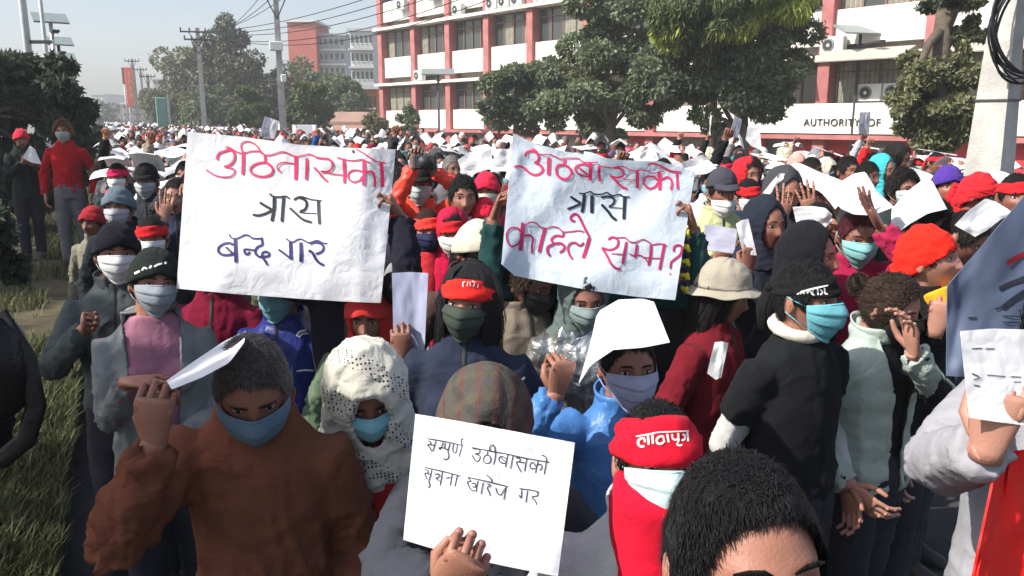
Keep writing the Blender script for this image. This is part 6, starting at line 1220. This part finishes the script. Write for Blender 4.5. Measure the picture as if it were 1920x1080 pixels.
# everyone beyond the nearest rows: one simplified mass
M_far = bpy.data.materials.new('crowd_colours'); M_far.use_nodes = True; a = M_far.node_tree.nodes.new('ShaderNodeAttribute'); a.attribute_name = 'tint'; M_far.node_tree.links.new(a.outputs['Color'], M_far.node_tree.nodes['Principled BSDF'].inputs['Base Color']); M_far.node_tree.nodes['Principled BSDF'].inputs['Roughness'].default_value = .9
def lowperson():
    g = G(); out = []
    def mark(k): out.extend([k]*(len(g.v)-len(out)))
    g.loft([(0, 0, .0), (0, 0, .85), (0, 0, 1.2), (0, 0, 1.36), (0, 0, 1.44)], [(.10, .08), (.17, .12), (.2, .13), (.19, .11), (.06, .06)], 8); mark(0)
    g.ell((0, -.015, 1.53), (.075, .09, .11), 8, 6); mark(1); g.ell((0, .012, 1.56), (.086, .098, .105), 8, 6); mark(2)
    g.grid(lambda a, b: Vector(((a-.5)*.12, -.108-.02*math.sin(a*3.14), 1.44+.07*b)), 3, 2); mark(3); return g, out
LG, LM = lowperson(); LV = np.array(LG.v); LF = LG.f; LM = np.array(LM)
pg_, _ = G(), 0; pg_.grid(lambda a, b: Vector(((a-.5)*.25, (b-.5)*.32, .0-.35*abs(a-.5)**1.3)), 4, 3); PV = np.array(pg_.v); PF = pg_.f
vs, fs, cs = [], [], []
def addm(v, f, c):
    o = sum(len(a) for a in vs[-0:]) if False else addm.n; vs.append(v); fs.extend([tuple(i+o for i in q) for q in f]); cs.append(c); addm.n += len(v)
addm.n = 0
for d in range(1): pass
far = list(rest)
for _ in range(1900):
    u = 34+215*rc.random()**1.5; v = rc.uniform(-.3, LIM_V-.2); q = RC(u, v); far.append((q.y, q.x, q.y, u, v, 0))
for (d, x, y, u, v, px) in far:
    S = rc.gauss(1, .04); yaw = rc.gauss(.25, .4); c, s = math.cos(yaw), math.sin(yaw); Rm = np.array([[c, -s, 0], [s, c, 0], [0, 0, 1]])
    col = np.zeros((len(LV), 4)); jc = JACK[rc.choices(range(len(JACK)), JW)[0]][1]; hc = rc.choices([(.012, .01, .009), (.45, .03, .04), WH, (.1, .1, .12), (.3, .25, .2)], [16, 2, 1.5, 2, 1])[0]; sk = SKINS[rc.randrange(5)]; mc = rc.choice([WH, (.25, .45, .5), sk, BLK])
    for k, cc in enumerate((jc, sk, hc, mc)): col[LM == k, :3] = cc
    col[:, 3] = 1; addm((LV*S) @ Rm.T+np.array([x, y, 0]), LF, col)
    if rc.random() < .17:
        t = rc.uniform(-.5, .9); ct, st = math.cos(t), math.sin(t); Rx = np.array([[1, 0, 0], [0, ct, -st], [0, st, ct]]); z = 1.66*S+rc.choice([0, 0, .02, .10]); pc = np.ones((len(PV), 4))*.8
        addm((PV @ Rx.T) @ Rm.T+np.array([x, y-.05, z]), PF, pc)
me = bpy.data.meshes.new('crowd'); me.from_pydata(np.vstack(vs).tolist(), [], fs); me.materials.append(M_far); at = me.color_attributes.new('tint', 'FLOAT_COLOR', 'POINT'); at.data.foreach_set('color', np.vstack(cs).astype(np.float32).ravel())
me.polygons.foreach_set('use_smooth', [True]*len(me.polygons)); obj('crowd', me, kind='stuff', label='far mass of protesters and papers filling the street into the distance')
bpy.data.scenes.remove(TMPS)
print('people', len(PEOPLE), len(ind), 'far', len(far))

hz_m = bpy.data.materials.new('haze'); hz_m.use_nodes = True; nt = hz_m.node_tree; nt.nodes.clear(); hv = nt.nodes.new('ShaderNodeVolumePrincipled'); hv.inputs['Density'].default_value = .0015; hv.inputs['Color'].default_value = (.93, .96, 1, 1); hv.inputs['Anisotropy'].default_value = .0
ho = nt.nodes.new('ShaderNodeOutputMaterial'); nt.links.new(hv.outputs[0], ho.inputs['Volume'])
g = G(); g.box((0, 215, 24.5), (700, 560, 52)); hb = build('haze', g, hz_m, smooth=False, kind='stuff')
tot = sum(len(m.polygons)*2 for m in bpy.data.meshes if m.users)
print('TRIS approx', tot)
